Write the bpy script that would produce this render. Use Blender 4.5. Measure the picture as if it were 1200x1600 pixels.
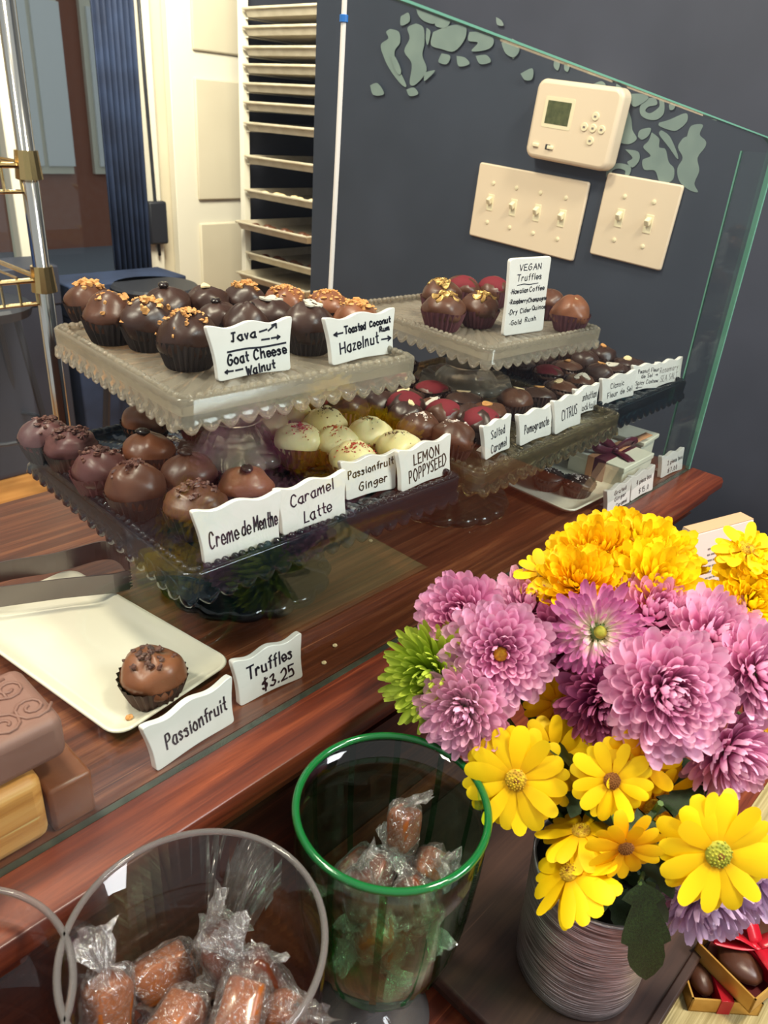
import bpy, bmesh, math, random
from mathutils import Vector, Matrix, Quaternion
import numpy as np
random.seed(7)
rnd = random.random
def U(a, b): return a + (b - a) * rnd()
PI = math.pi
sc = bpy.context.scene
for o in list(bpy.data.objects): bpy.data.objects.remove(o)
col = sc.collection
# ------------------------------------------------------------------ camera
F = 1190.0; H = 0.34
_d = np.array([425. - 600, -(3100. - 800), -F]); _up = -_d / np.linalg.norm(_d)
_x = np.array([1850. - 600, -(268. - 800), -F]); _x -= _x.dot(_up) * _up; _x /= np.linalg.norm(_x)
R = np.stack([_x, np.cross(_up, _x), _up])
CAM = np.array([0, 0, H])
def ray(px, py):
    v = R @ np.array([px - 600, 800 - py, -F]); return v / np.linalg.norm(v)
def onz(px, py, z): v = ray(px, py); return Vector(CAM + (z - H) / v[2] * v)
def ony(px, py, y): v = ray(px, py); return Vector(CAM + y / v[1] * v)
def onx(px, py, x): v = ray(px, py); return Vector(CAM + x / v[0] * v)
def atdepth(px, py, dep):
    return Vector(CAM + R @ (np.array([px - 600, 800 - py, -F]) * dep / F))
def camdir(a, b, c): return Vector(R @ np.array([a, b, c], float)).normalized()
cd = bpy.data.cameras.new('camera'); co = bpy.data.objects.new('camera', cd); col.objects.link(co)
M4 = Matrix.Identity(4)
for i in range(3):
    for j in range(3): M4[i][j] = R[i][j]
M4.translation = Vector(CAM); co.matrix_world = M4
cd.sensor_fit = 'VERTICAL'; cd.sensor_height = 36; cd.lens = F / 1600 * 36
cd.clip_start = .01; cd.clip_end = 60
cd.dof.use_dof = True; cd.dof.focus_distance = .6; cd.dof.aperture_fstop = 18
sc.camera = co
# ------------------------------------------------------------------ light
w = bpy.data.worlds.new('world'); sc.world = w; w.use_nodes = True
w.node_tree.nodes['Background'].inputs[0].default_value = (.70, .70, .72, 1)
w.node_tree.nodes['Background'].inputs[1].default_value = .6
def area(name, loc, target, size, power, color, sy=None):
    l = bpy.data.lights.new(name, 'AREA'); l.energy = power; l.color = color
    l.shape = 'RECTANGLE'; l.size = size; l.size_y = sy or size
    o = bpy.data.objects.new(name, l); col.objects.link(o); o.location = loc
    o.rotation_euler = (Vector(target) - Vector(loc)).to_track_quat('-Z', 'Y').to_euler(); return o
area('overhead_light', (.62, -.35, 1.5), (.45, .3, 0), .22, 17, (1, .86, .68))
area('overhead_light', (-.75, .75, 1.55), (.3, .45, 0), .25, 15, (1, .88, .72))
area('overhead_light', (.05, .9, 1.6), (1.0, .6, .1), .22, 16, (1, .86, .66))  # extra lamp added to brighten the navy wall
area('vase_fill_light', (.92, -.95, 1.0), (.38, .1, -.1), .6, 17, (.97, .98, 1), .5)  # unseen lamp added on the right to brighten the vase
area('back_room_light', (1.35, 2.1, 1.35), (1.9, 3.0, 0), .6, 62, (1, .88, .70))
sc.view_settings.view_transform = 'Standard'; sc.view_settings.look = 'None'
sc.view_settings.exposure = .48; sc.view_settings.gamma = 1; sc.view_settings.use_curve_mapping = False
sc.cycles.max_bounces = 12; sc.cycles.transparent_max_bounces = 40; sc.cycles.transmission_bounces = 12
sc.cycles.use_denoising = True; sc.cycles.caustics_refractive = False; sc.cycles.caustics_reflective = False
sc.cycles.sample_clamp_indirect = 4
# ------------------------------------------------------------------ helpers
def s2l(c): return tuple(((v / 255) / 12.92 if v / 255 <= .04045 else ((v / 255 + .055) / 1.055) ** 2.4) for v in c) + (1,)
def mat(name, rgb, rough=.5, metal=0, spec=.5, coat=0, trans=0, ior=1.45, bump=None, noise=None, alpha=1, sheen=0, sss=0):
    m = bpy.data.materials.new(name); m.use_nodes = True; nt = m.node_tree; b = nt.nodes['Principled BSDF']
    b.inputs['Base Color'].default_value = s2l(rgb); b.inputs['Roughness'].default_value = rough
    b.inputs['Metallic'].default_value = metal; b.inputs['Specular IOR Level'].default_value = spec
    b.inputs['Coat Weight'].default_value = coat; b.inputs['Coat Roughness'].default_value = .12
    b.inputs['Transmission Weight'].default_value = trans; b.inputs['IOR'].default_value = ior
    b.inputs['Alpha'].default_value = alpha
    if sss: b.inputs['Subsurface Weight'].default_value = sss; b.inputs['Subsurface Scale'].default_value = .004
    tc = nt.nodes.new('ShaderNodeTexCoord')
    if noise:   # (rgb2, scale, detail, stretch)
        n = nt.nodes.new('ShaderNodeTexNoise'); n.inputs['Scale'].default_value = noise[1]; n.inputs['Detail'].default_value = noise[2]
        mp = nt.nodes.new('ShaderNodeMapping'); mp.inputs['Scale'].default_value = noise[3] if len(noise) > 3 else (1, 1, 1)
        nt.links.new(tc.outputs['Object'], mp.inputs[0]); nt.links.new(mp.outputs[0], n.inputs['Vector'])
        r = nt.nodes.new('ShaderNodeValToRGB'); r.color_ramp.elements[0].position = .35; r.color_ramp.elements[1].position = .68
        r.color_ramp.elements[0].color = s2l(rgb); r.color_ramp.elements[1].color = s2l(noise[0])
        nt.links.new(n.outputs[0], r.inputs[0]); nt.links.new(r.outputs[0], b.inputs['Base Color'])
    if bump:    # (scale, strength, dist, stretch)
        n = nt.nodes.new('ShaderNodeTexNoise'); n.inputs['Scale'].default_value = bump[0]; n.inputs['Detail'].default_value = 4
        mp = nt.nodes.new('ShaderNodeMapping'); mp.inputs['Scale'].default_value = bump[3] if len(bump) > 3 else (1, 1, 1)
        nt.links.new(tc.outputs['Object'], mp.inputs[0]); nt.links.new(mp.outputs[0], n.inputs['Vector'])
        bp = nt.nodes.new('ShaderNodeBump'); bp.inputs['Strength'].default_value = bump[1]; bp.inputs['Distance'].default_value = bump[2]
        nt.links.new(n.outputs[0], bp.inputs['Height']); nt.links.new(bp.outputs[0], b.inputs['Normal'])
    return m
def pane_mat(name, tint, refl_rough=.0, base=.0, ior=1.42):
    """thin sheet glass: straight transmission with a tint plus fresnel reflection"""
    m = bpy.data.materials.new(name); m.use_nodes = True; nt = m.node_tree; nt.nodes.clear()
    out = nt.nodes.new('ShaderNodeOutputMaterial'); mix = nt.nodes.new('ShaderNodeMixShader')
    t = nt.nodes.new('ShaderNodeBsdfTransparent'); t.inputs[0].default_value = tint
    g = nt.nodes.new('ShaderNodeBsdfGlossy'); g.inputs['Roughness'].default_value = refl_rough
    fr = nt.nodes.new('ShaderNodeFresnel'); fr.inputs[0].default_value = ior
    # both sides of the sheet use the outside reflectance
    geo = nt.nodes.new('ShaderNodeNewGeometry'); a = nt.nodes.new('ShaderNodeMath'); a.operation = 'MULTIPLY_ADD'
    a.inputs[1].default_value = 1.0 / ior - ior; a.inputs[2].default_value = ior
    nt.links.new(geo.outputs['Backfacing'], a.inputs[0])
    inv = nt.nodes.new('ShaderNodeMath'); inv.operation = 'ADD'; inv.inputs[1].default_value = base
    nt.links.new(fr.outputs[0], inv.inputs[0]); nt.links.new(a.outputs[0], fr.inputs[0])
    nt.links.new(inv.outputs[0], mix.inputs[0]); nt.links.new(t.outputs[0], mix.inputs[1]); nt.links.new(g.outputs[0], mix.inputs[2])
    nt.links.new(mix.outputs[0], out.inputs[0]); return m
def wood(name, dark, mid, light, rough=.32, coat=.35, axis=0, sc_=1.0, scratch=.45):
    m = bpy.data.materials.new(name); m.use_nodes = True; nt = m.node_tree; b = nt.nodes['Principled BSDF']
    b.inputs['Roughness'].default_value = rough; b.inputs['Coat Weight'].default_value = coat; b.inputs['Coat Roughness'].default_value = .22
    tc = nt.nodes.new('ShaderNodeTexCoord'); mp = nt.nodes.new('ShaderNodeMapping')
    s = [72 * sc_] * 3; s[axis] = 3.2 * sc_; mp.inputs['Scale'].default_value = s
    nt.links.new(tc.outputs['Object'], mp.inputs[0])
    n = nt.nodes.new('ShaderNodeTexNoise'); n.inputs['Scale'].default_value = 1.6; n.inputs['Detail'].default_value = 9; n.inputs['Roughness'].default_value = .68; n.inputs['Distortion'].default_value = .5
    nt.links.new(mp.outputs[0], n.inputs['Vector'])
    r = nt.nodes.new('ShaderNodeValToRGB'); e = r.color_ramp.elements; e[0].position = .3; e[0].color = s2l(dark); e[1].position = .74; e[1].color = s2l(light)
    k = e.new(.5); k.color = s2l(mid); nt.links.new(n.outputs[0], r.inputs[0])
    # fine worn scratches along the grain
    mp2 = nt.nodes.new('ShaderNodeMapping'); s2 = [320 * sc_] * 3; s2[axis] = 5; mp2.inputs['Scale'].default_value = s2; mp2.inputs['Rotation'].default_value = (0, 0, .04)
    nt.links.new(tc.outputs['Object'], mp2.inputs[0])
    n2 = nt.nodes.new('ShaderNodeTexNoise'); n2.inputs['Scale'].default_value = 1; n2.inputs['Detail'].default_value = 3
    nt.links.new(mp2.outputs[0], n2.inputs['Vector'])
    r2 = nt.nodes.new('ShaderNodeValToRGB'); r2.color_ramp.elements[0].position = .68; r2.color_ramp.elements[1].position = .76
    r2.color_ramp.elements[1].color = (scratch, scratch, scratch, 1)
    nt.links.new(n2.outputs[0], r2.inputs[0])
    mx = nt.nodes.new('ShaderNodeMix'); mx.data_type = 'RGBA'; mx.inputs[7].default_value = s2l([min(255, v * 1.35 + 20) for v in light])
    nt.links.new(r2.outputs[0], mx.inputs[0]); nt.links.new(r.outputs[0], mx.inputs[6]); nt.links.new(mx.outputs[2], b.inputs['Base Color'])
    bp = nt.nodes.new('ShaderNodeBump'); bp.inputs['Strength'].default_value = .35; bp.inputs['Distance'].default_value = .0006
    nt.links.new(n.outputs[0], bp.inputs['Height']); nt.links.new(bp.outputs[0], b.inputs['Normal'])
    return m
def ramp_mat(name, stops, rough=.5, coord='y', sss=.0, nz=0):
    """colour along a petal's own length (object y from 0 to 1)"""
    m = bpy.data.materials.new(name); m.use_nodes = True; nt = m.node_tree; b = nt.nodes['Principled BSDF']
    b.inputs['Roughness'].default_value = rough; b.inputs['Specular IOR Level'].default_value = .25
    tc = nt.nodes.new('ShaderNodeTexCoord'); sp = nt.nodes.new('ShaderNodeSeparateXYZ'); nt.links.new(tc.outputs['Object'], sp.inputs[0])
    r = nt.nodes.new('ShaderNodeValToRGB'); e = r.color_ramp.elements
    e[0].position, e[0].color = stops[0][0], s2l(stops[0][1]); e[1].position, e[1].color = stops[-1][0], s2l(stops[-1][1])
    for p, c in stops[1:-1]: k = e.new(p); k.color = s2l(c)
    nt.links.new(sp.outputs[1], r.inputs[0])
    oi = nt.nodes.new('ShaderNodeObjectInfo'); hs = nt.nodes.new('ShaderNodeHueSaturation')
    mr = nt.nodes.new('ShaderNodeMapRange'); mr.inputs[3].default_value = .86; mr.inputs[4].default_value = 1.12
    nt.links.new(oi.outputs['Random'], mr.inputs[0]); nt.links.new(mr.outputs[0], hs.inputs['Value']); nt.links.new(r.outputs[0], hs.inputs['Color'])
    nt.links.new(hs.outputs[0], b.inputs['Base Color'])
    tr = nt.nodes.new('ShaderNodeBsdfTranslucent'); nt.links.new(hs.outputs[0], tr.inputs[0])
    mx = nt.nodes.new('ShaderNodeMixShader'); mx.inputs[0].default_value = .28
    nt.links.new(b.outputs[0], mx.inputs[1]); nt.links.new(tr.outputs[0], mx.inputs[2]); nt.links.new(mx.outputs[0], nt.nodes['Material Output'].inputs[0])
    return m
class MB:
    def __init__(s): s.v = []; s.f = []
    def add(s, vs, fs, M=None):
        n = len(s.v)
        s.v += [tuple(M @ Vector(p)) if M else tuple(p) for p in vs]; s.f += [tuple(i + n for i in f) for f in fs]
    def box(s, a, b, M=None):
        x0, y0, z0 = a; x1, y1, z1 = b
        s.add([(x0,y0,z0),(x1,y0,z0),(x1,y1,z0),(x0,y1,z0),(x0,y0,z1),(x1,y0,z1),(x1,y1,z1),(x0,y1,z1)],
              [(0,3,2,1),(4,5,6,7),(0,1,5,4),(1,2,6,5),(2,3,7,6),(3,0,4,7)], M); return s
    def tube(s, pts, r, n=8, cap=True):
        pts = [Vector(p) for p in pts]; rs = r if isinstance(r, (list, tuple)) else [r] * len(pts)
        vs = []; fs = []; pv = None
        for i, p in enumerate(pts):
            t = (pts[min(i + 1, len(pts) - 1)] - pts[max(i - 1, 0)]).normalized()
            if pv is None: u = t.orthogonal().normalized()
            else: u = (pv - t * pv.dot(t)).normalized()
            pv = u; v = t.cross(u)
            for k in range(n):
                a = 2 * PI * k / n; vs.append(p + (u * math.cos(a) + v * math.sin(a)) * rs[i])
        for i in range(len(pts) - 1):
            for k in range(n): fs.append((i*n+k, i*n+(k+1)%n, (i+1)*n+(k+1)%n, (i+1)*n+k))
        if cap: fs += [tuple(range(n))[::-1], tuple(range((len(pts)-1)*n, len(pts)*n))]
        s.add(vs, fs); return s
    def lathe(s, prof, n=32, rf=None, M=None, capb=False, capt=False):
        """prof: (r, z); rf(theta, i) multiplies r"""
        vs = []; fs = []
        for i, (r, z) in enumerate(prof):
            for k in range(n):
                a = 2 * PI * k / n; q = r * (rf(a, i) if rf else 1); vs.append((q * math.cos(a), q * math.sin(a), z))
        m = len(prof)
        for i in range(m - 1):
            for k in range(n): fs.append((i*n+k, i*n+(k+1)%n, (i+1)*n+(k+1)%n, (i+1)*n+k))
        if capb: fs.append(tuple(range(n))[::-1])
        if capt: fs.append(tuple(range((m-1)*n, m*n)))
        s.add(vs, fs, M); return s
    def sphere(s, c, r, n=10, m=6, fn=None):
        vs = []; fs = []; rx, ry, rz = r if isinstance(r, (tuple, list)) else (r, r, r)
        vs.append((0, 0, -1))
        for i in range(1, m):
            ph = -PI/2 + PI*i/m
            for k in range(n): a = 2*PI*k/n; vs.append((math.cos(ph)*math.cos(a), math.cos(ph)*math.sin(a), math.sin(ph)))
        vs.append((0, 0, 1)); L = len(vs) - 1
        for k in range(n): fs.append((0, 1+(k+1)%n, 1+k)); fs.append((L, 1+(m-2)*n+k, 1+(m-2)*n+(k+1)%n))
        for i in range(m - 2):
            for k in range(n): fs.append((1+i*n+k, 1+i*n+(k+1)%n, 1+(i+1)*n+(k+1)%n, 1+(i+1)*n+k))
        o = []
        for p in vs:
            q = fn(p) if fn else 1
            if isinstance(q, tuple): o.append((c[0]+q[0], c[1]+q[1], c[2]+q[2]))
            else: o.append((c[0]+p[0]*rx*q, c[1]+p[1]*ry*q, c[2]+p[2]*rz*q))
        s.add(o, fs); return s
    def prism(s, poly, y0, y1, M=None):
        """poly in x,z extruded in y"""
        n = len(poly); vs = [(x, y0, z) for x, z in poly] + [(x, y1, z) for x, z in poly]
        s.add(vs, [tuple(range(n)), tuple(range(n, 2*n))[::-1]] + [(i, i+n, (i+1)%n+n, (i+1)%n) for i in range(n)], M); return s
    def mesh(s, name, smooth=False):
        me = bpy.data.meshes.new(name); me.from_pydata(s.v, [], s.f)
        if smooth: me.shade_smooth()
        me.update(); return me
def fixn(me):
    bm = bmesh.new(); bm.from_mesh(me); bmesh.ops.recalc_face_normals(bm, faces=bm.faces); bm.to_mesh(me); bm.free(); return me
def obj(name, me, m=None, parent=None, loc=None, smooth=False, bevel=0, label=None, kind=None, M=None, seg=2, sub=0, solid=0, fix=True):
    if isinstance(me, MB):
        me = me.mesh(name, smooth)
        if fix: fixn(me)
    if m and not me.materials: me.materials.append(m)
    o = bpy.data.objects.new(name, me); col.objects.link(o)
    if parent: o.parent = parent
    if M is not None: o.matrix_local = M
    if loc is not None: o.location = loc
    if solid: k = o.modifiers.new('s', 'SOLIDIFY'); k.thickness = solid; k.offset = 0
    if bevel:
        k = o.modifiers.new('b', 'BEVEL'); k.width = bevel; k.segments = seg; k.limit_method = 'ANGLE'; k.angle_limit = .6
        if not smooth:
            for p in me.polygons: p.use_smooth = True
            me.set_sharp_from_angle(angle=.7) if hasattr(me, 'set_sharp_from_angle') else None
    if sub: k = o.modifiers.new('u', 'SUBSURF'); k.levels = sub; k.render_levels = sub
    if label: o['label'] = label
    if kind: o['kind'] = kind
    return o
def thing(name, label, cat, loc=(0, 0, 0), rot=0, group=None, M=None):
    o = bpy.data.objects.new(name, None); col.objects.link(o); o.empty_display_size = .01
    o.location = loc; o.rotation_euler = (0, 0, rot)
    if M is not None: o.matrix_world = M
    o['label'] = label; o['category'] = cat
    if group: o['group'] = group
    return o
def tag(o, label, cat, group=None):
    o['label'] = label; o['category'] = cat
    if group: o['group'] = group
    return o
def cat_rom(p, k=5):
    if len(p) < 3: return p
    o = []
    for i in range(len(p) - 1):
        a, b, c, d = p[max(i-1, 0)], p[i], p[i+1], p[min(i+2, len(p)-1)]
        for j in range(k):
            t = j / k
            o.append(tuple(.5*((2*b[q]) + (-a[q]+c[q])*t + (2*a[q]-5*b[q]+4*c[q]-d[q])*t*t + (-a[q]+3*b[q]-3*c[q]+d[q])*t**3) for q in range(len(b))))
    o.append(tuple(p[-1])); return o
# ------------------------------------------------------------------ materials
M = {}
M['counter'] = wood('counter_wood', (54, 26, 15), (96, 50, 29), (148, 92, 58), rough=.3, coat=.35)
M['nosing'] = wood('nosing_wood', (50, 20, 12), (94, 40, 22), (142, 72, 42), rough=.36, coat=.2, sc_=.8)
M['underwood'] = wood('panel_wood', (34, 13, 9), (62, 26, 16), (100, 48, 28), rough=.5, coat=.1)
M['navy'] = mat('navy_paint', (52, 59, 71), .55, noise=((59, 66, 79), 6, 3), bump=(700, .12, .0004))
M['damask'] = mat('sage_stencil_paint', (118, 136, 132), .5, noise=((128, 146, 140), 30, 2))
M['cream_wall'] = mat('cream_paint', (196, 186, 164), .6, noise=((206, 196, 174), 3, 2))
M['ivory'] = mat('ivory_plastic', (232, 212, 184), .38, coat=.1)
M['ivory2'] = mat('ivory_toggle', (238, 226, 190), .35)
M['lcd'] = mat('lcd_green', (74, 80, 50), .2, noise=((96, 100, 66), 120, 2))
M['ink'] = mat('marker_ink', (24, 22, 40), .5)
M['ink2'] = mat('brown_marker_ink', (52, 44, 30), .5)
M['ceramic'] = mat('glazed_white_ceramic', (236, 232, 226), .22, coat=.4, noise=((240, 237, 232), 60, 2), bump=(160, .15, .0006))
M['choc'] = mat('dark_chocolate', (78, 46, 32), .36, noise=((96, 60, 42), 40, 3), bump=(90, .25, .0012))
M['choc_milk'] = mat('milk_chocolate', (118, 70, 46), .34, noise=((138, 86, 58), 35, 3), bump=(80, .22, .0012))
M['choc_dark'] = mat('bitter_chocolate', (52, 32, 26), .34, noise=((66, 42, 32), 40, 3), bump=(90, .25, .0012))
M['choc_purple'] = mat('purple_tinged_chocolate', (74, 44, 44), .4, noise=((98, 60, 60), 40, 3), bump=(90, .3, .0012))
M['white_choc'] = mat('ivory_chocolate', (236, 222, 160), .35, noise=((242, 232, 182), 30, 2), bump=(60, .15, .001), sss=.2)
M['cup_brown'] = mat('brown_paper', (62, 40, 34), .62, noise=((80, 54, 46), 60, 2))
M['cup_black'] = mat('black_paper', (42, 34, 34), .55, noise=((58, 48, 46), 60, 2))
M['cup_purple'] = mat('plum_paper', (84, 44, 52), .55, noise=((104, 60, 66), 60, 2))
M['nut'] = mat('toasted_nut', (196, 132, 72), .5, noise=((216, 164, 102), 200, 2))
M['almond'] = mat('almond_flesh', (232, 208, 162), .5)
M['nib'] = mat('cocoa_nib', (72, 44, 40), .45, noise=((112, 76, 66), 300, 2))
M['bean'] = mat('coffee_bean', (34, 20, 16), .22, coat=.3)
M['red_dust'] = mat('red_sprinkle', (176, 48, 52), .6)
M['redpowder'] = mat('raspberry_powder', (112, 24, 34), .8)
M['poppy'] = mat('poppy_seed', (44, 42, 48), .5)
M['salt'] = mat('salt_crystal', (226, 206, 196), .4)
M['gold_leaf'] = mat('gold_dust', (176, 136, 76), .35, metal=.6, noise=((206, 170, 104), 120, 2))
M['silver_leaf'] = mat('pale_flake', (204, 196, 182), .4)
M['steel'] = mat('brushed_steel', (120, 116, 116), .34, metal=1, bump=(400, .1, .0003, (.05, 1, 1)))
M['chrome'] = mat('chrome', (210, 205, 198), .14, metal=1)
M['brass'] = mat('warm_chrome', (206, 176, 120), .22, metal=1)
M['plate'] = mat('cream_glaze', (232, 226, 206), .14, coat=.6)
def pressed(name, rgb, haze, hz, rough=.05, tpf=.2):
    m = mat(name, rgb, rough, trans=1, ior=1.46); nt = m.node_tree; b = nt.nodes['Principled BSDF']
    d = nt.nodes.new('ShaderNodeBsdfDiffuse'); d.inputs[0].default_value = s2l(hz); tl = nt.nodes.new('ShaderNodeBsdfTranslucent'); tl.inputs[0].default_value = s2l(hz)  # pale haze mixed into the glass stands for its bright highlights
    tp = nt.nodes.new('ShaderNodeBsdfTransparent'); tp.inputs[0].default_value = s2l([min(255, v * 1.0) for v in rgb])
    a = nt.nodes.new('ShaderNodeMixShader'); a.inputs[0].default_value = .5; nt.links.new(d.outputs[0], a.inputs[1]); nt.links.new(tl.outputs[0], a.inputs[2])
    c = nt.nodes.new('ShaderNodeMixShader'); c.inputs[0].default_value = tpf; nt.links.new(b.outputs[0], c.inputs[1]); nt.links.new(tp.outputs[0], c.inputs[2])
    x = nt.nodes.new('ShaderNodeMixShader'); x.inputs[0].default_value = haze; nt.links.new(c.outputs[0], x.inputs[1]); nt.links.new(a.outputs[0], x.inputs[2])
    nt.links.new(x.outputs[0], nt.nodes['Material Output'].inputs[0]); return m
M['crystal'] = pressed('pressed_clear_glass', (252, 249, 242), .21, (255, 241, 218), tpf=.12, rough=.12)
M['smoke'] = pressed('pressed_blue_smoke_glass', (62, 84, 104), .03, (130, 155, 180), tpf=.06, rough=.05)
M['teal'] = pressed('pressed_dark_teal_glass', (44, 84, 104), .03, (60, 110, 130), tpf=.1, rough=.07)
M['amber_reflect'] = pressed('pressed_amber_reflection_glass', (204, 194, 160), .05, (226, 212, 170), tpf=.12, rough=.07)  # straw tint puts the yellow flowers' amber reflection into the glass
M['pane'] = pane_mat('sheet_glass', (.93, .965, .955, 1))
M['glass_edge'] = mat('green_glass_edge', (128, 196, 170), .2, trans=.4, coat=.3)
M['channel'] = mat('glass_channel', (46, 52, 44), .45, noise=((70, 76, 64), 80, 2))
M['jar'] = pane_mat('jar_glass', (.97, .965, .96, 1), base=.012)
M['jar_rim'] = mat('jar_rim_glass', (190, 184, 180), .05, trans=.8, ior=1.4)
M['greenglass'] = pane_mat('green_bowl_glass', (.70, .91, .75, 1), base=.02)
M['greenrim'] = mat('green_glass_rim', (14, 116, 52), .08, trans=.35, coat=.6)
M['greenstripe'] = pane_mat('green_glass_flute', (.24, .62, .36, 1), base=.02)
M['paleg'] = mat('green_glass_bottom', (110, 160, 100), .06, trans=.75, ior=1.4)
M['caramel'] = mat('caramel', (128, 62, 16), .28, noise=((168, 94, 30), 40, 2), coat=.5)
M['caramel_dark'] = mat('dark_caramel', (78, 32, 9), .28, noise=((108, 48, 15), 40, 2), coat=.5)
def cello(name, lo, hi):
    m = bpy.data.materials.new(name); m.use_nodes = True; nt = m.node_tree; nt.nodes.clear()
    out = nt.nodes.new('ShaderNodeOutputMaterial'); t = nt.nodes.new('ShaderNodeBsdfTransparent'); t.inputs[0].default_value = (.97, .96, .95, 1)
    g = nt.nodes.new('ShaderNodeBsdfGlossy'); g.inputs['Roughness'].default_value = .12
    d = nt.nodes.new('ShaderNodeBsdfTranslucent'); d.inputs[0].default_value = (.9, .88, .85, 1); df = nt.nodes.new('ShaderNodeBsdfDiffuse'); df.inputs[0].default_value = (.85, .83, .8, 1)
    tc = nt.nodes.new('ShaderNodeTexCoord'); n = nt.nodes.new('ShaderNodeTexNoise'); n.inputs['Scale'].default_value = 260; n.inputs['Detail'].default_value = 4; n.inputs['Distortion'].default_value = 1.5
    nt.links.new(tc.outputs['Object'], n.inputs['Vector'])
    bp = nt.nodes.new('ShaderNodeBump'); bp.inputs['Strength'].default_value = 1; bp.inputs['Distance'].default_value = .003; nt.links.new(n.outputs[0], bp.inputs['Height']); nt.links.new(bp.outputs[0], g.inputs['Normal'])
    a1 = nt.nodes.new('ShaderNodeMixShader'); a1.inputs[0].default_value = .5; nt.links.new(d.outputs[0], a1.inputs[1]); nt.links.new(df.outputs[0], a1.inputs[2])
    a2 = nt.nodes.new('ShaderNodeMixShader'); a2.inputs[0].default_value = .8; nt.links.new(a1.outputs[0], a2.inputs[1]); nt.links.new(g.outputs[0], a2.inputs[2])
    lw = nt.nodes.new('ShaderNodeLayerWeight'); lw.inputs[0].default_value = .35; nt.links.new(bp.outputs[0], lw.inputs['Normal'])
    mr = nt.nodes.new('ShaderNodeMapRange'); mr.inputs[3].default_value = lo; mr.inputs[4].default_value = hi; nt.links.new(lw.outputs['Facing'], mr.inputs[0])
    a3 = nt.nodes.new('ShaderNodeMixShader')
    cr_ = nt.nodes.new('ShaderNodeTexNoise'); cr_.inputs['Scale'].default_value = 150; cr_.inputs['Detail'].default_value = 5; cr_.inputs['Distortion'].default_value = 3; nt.links.new(tc.outputs['Object'], cr_.inputs['Vector'])  # noise streaks paint pale crinkle highlights into the wrapper
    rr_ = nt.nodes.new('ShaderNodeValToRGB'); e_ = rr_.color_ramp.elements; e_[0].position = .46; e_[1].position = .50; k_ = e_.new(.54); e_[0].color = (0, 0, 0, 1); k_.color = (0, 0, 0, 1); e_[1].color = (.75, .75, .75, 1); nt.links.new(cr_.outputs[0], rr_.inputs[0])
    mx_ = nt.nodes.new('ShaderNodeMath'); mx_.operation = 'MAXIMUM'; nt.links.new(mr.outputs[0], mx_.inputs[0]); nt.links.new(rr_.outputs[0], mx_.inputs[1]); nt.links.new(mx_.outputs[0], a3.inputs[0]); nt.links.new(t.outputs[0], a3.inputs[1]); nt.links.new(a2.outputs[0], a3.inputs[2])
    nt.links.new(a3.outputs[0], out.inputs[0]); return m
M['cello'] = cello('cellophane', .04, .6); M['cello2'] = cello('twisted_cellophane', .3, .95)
M['white_card'] = mat('white_card', (238, 234, 214), .5)
M['pink_card'] = mat('pale_pink_card', (226, 208, 196), .55)
M['kraft'] = mat('kraft_card', (206, 172, 134), .6)
M['print_grey'] = mat('grey_print', (130, 118, 112), .6)
M['print_green'] = mat('green_print', (120, 152, 108), .6, noise=((150, 172, 136), 200, 2))
M['ribbon_plum'] = mat('plum_satin', (96, 30, 48), .3, sheen=.3)
M['ribbon_peach'] = mat('peach_satin', (222, 158, 112), .35)
M['ribbon_red'] = mat('red_satin', (190, 24, 42), .3)
M['gold_card'] = mat('gold_foil_card', (196, 146, 62), .35, metal=.55, noise=((216, 172, 90), 60, 2))
M['red_card'] = mat('maroon_card', (92, 20, 24), .4)
M['darkbox'] = wood('dark_brown_wood', (38, 22, 16), (58, 36, 27), (84, 56, 42), rough=.55, coat=0, sc_=.6)
M['pine'] = wood('pine_block', (172, 108, 48), (212, 150, 78), (232, 184, 116), rough=.5, coat=0, sc_=1.2)
M['grass'] = mat('woven_grasscloth', (150, 136, 88), .7, noise=((186, 172, 122), 1, 3, (6, 400, 1)), bump=(1, .6, .0015, (6, 500, 1)))
M['table'] = wood('lower_shelf_wood', (70, 26, 16), (112, 48, 28), (150, 78, 46), rough=.4, coat=.2)
M['vase'] = mat('ribbed_silver_glaze', (120, 112, 112), .34, metal=.8, noise=((236, 230, 232), 1, 5, (36, 36, 900)), bump=(1, 1, .0016, (30, 30, 800)))
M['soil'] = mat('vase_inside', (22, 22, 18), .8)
M['stem'] = mat('flower_stem', (74, 104, 44), .5)
M['leaf'] = mat('dark_leaf', (16, 34, 16), .4, noise=((34, 62, 28), 60, 3), bump=(120, .4, .001))
M['leaf2'] = mat('mid_leaf', (22, 42, 18), .45, noise=((40, 68, 28), 60, 3), bump=(120, .4, .001))
M['floor'] = wood('shop_floor_boards', (150, 96, 48), (196, 136, 72), (224, 168, 100), rough=.5, coat=0, sc_=.06, scratch=0)
M['white_trim'] = mat('white_trim', (222, 216, 200), .45)
M['sheetpan'] = mat('worn_sheet_pan', (196, 184, 160), .42, metal=.35, noise=((214, 204, 182), 20, 2))
M['rubber'] = mat('dark_rubber', (34, 36, 44), .5)
M['darknavy'] = mat('dark_navy_matte', (28, 38, 62), .8, noise=((40, 54, 84), 8, 3))
M['brick'] = mat('far_brick', (150, 98, 80), .8, noise=((148, 92, 72), 12, 3))
M['cord'] = mat('white_cord', (232, 224, 218), .5)
M['bluetape'] = mat('blue_tape', (40, 110, 190), .4)
M['asphalt'] = mat('street_asphalt', (110, 116, 128), .8)
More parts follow.
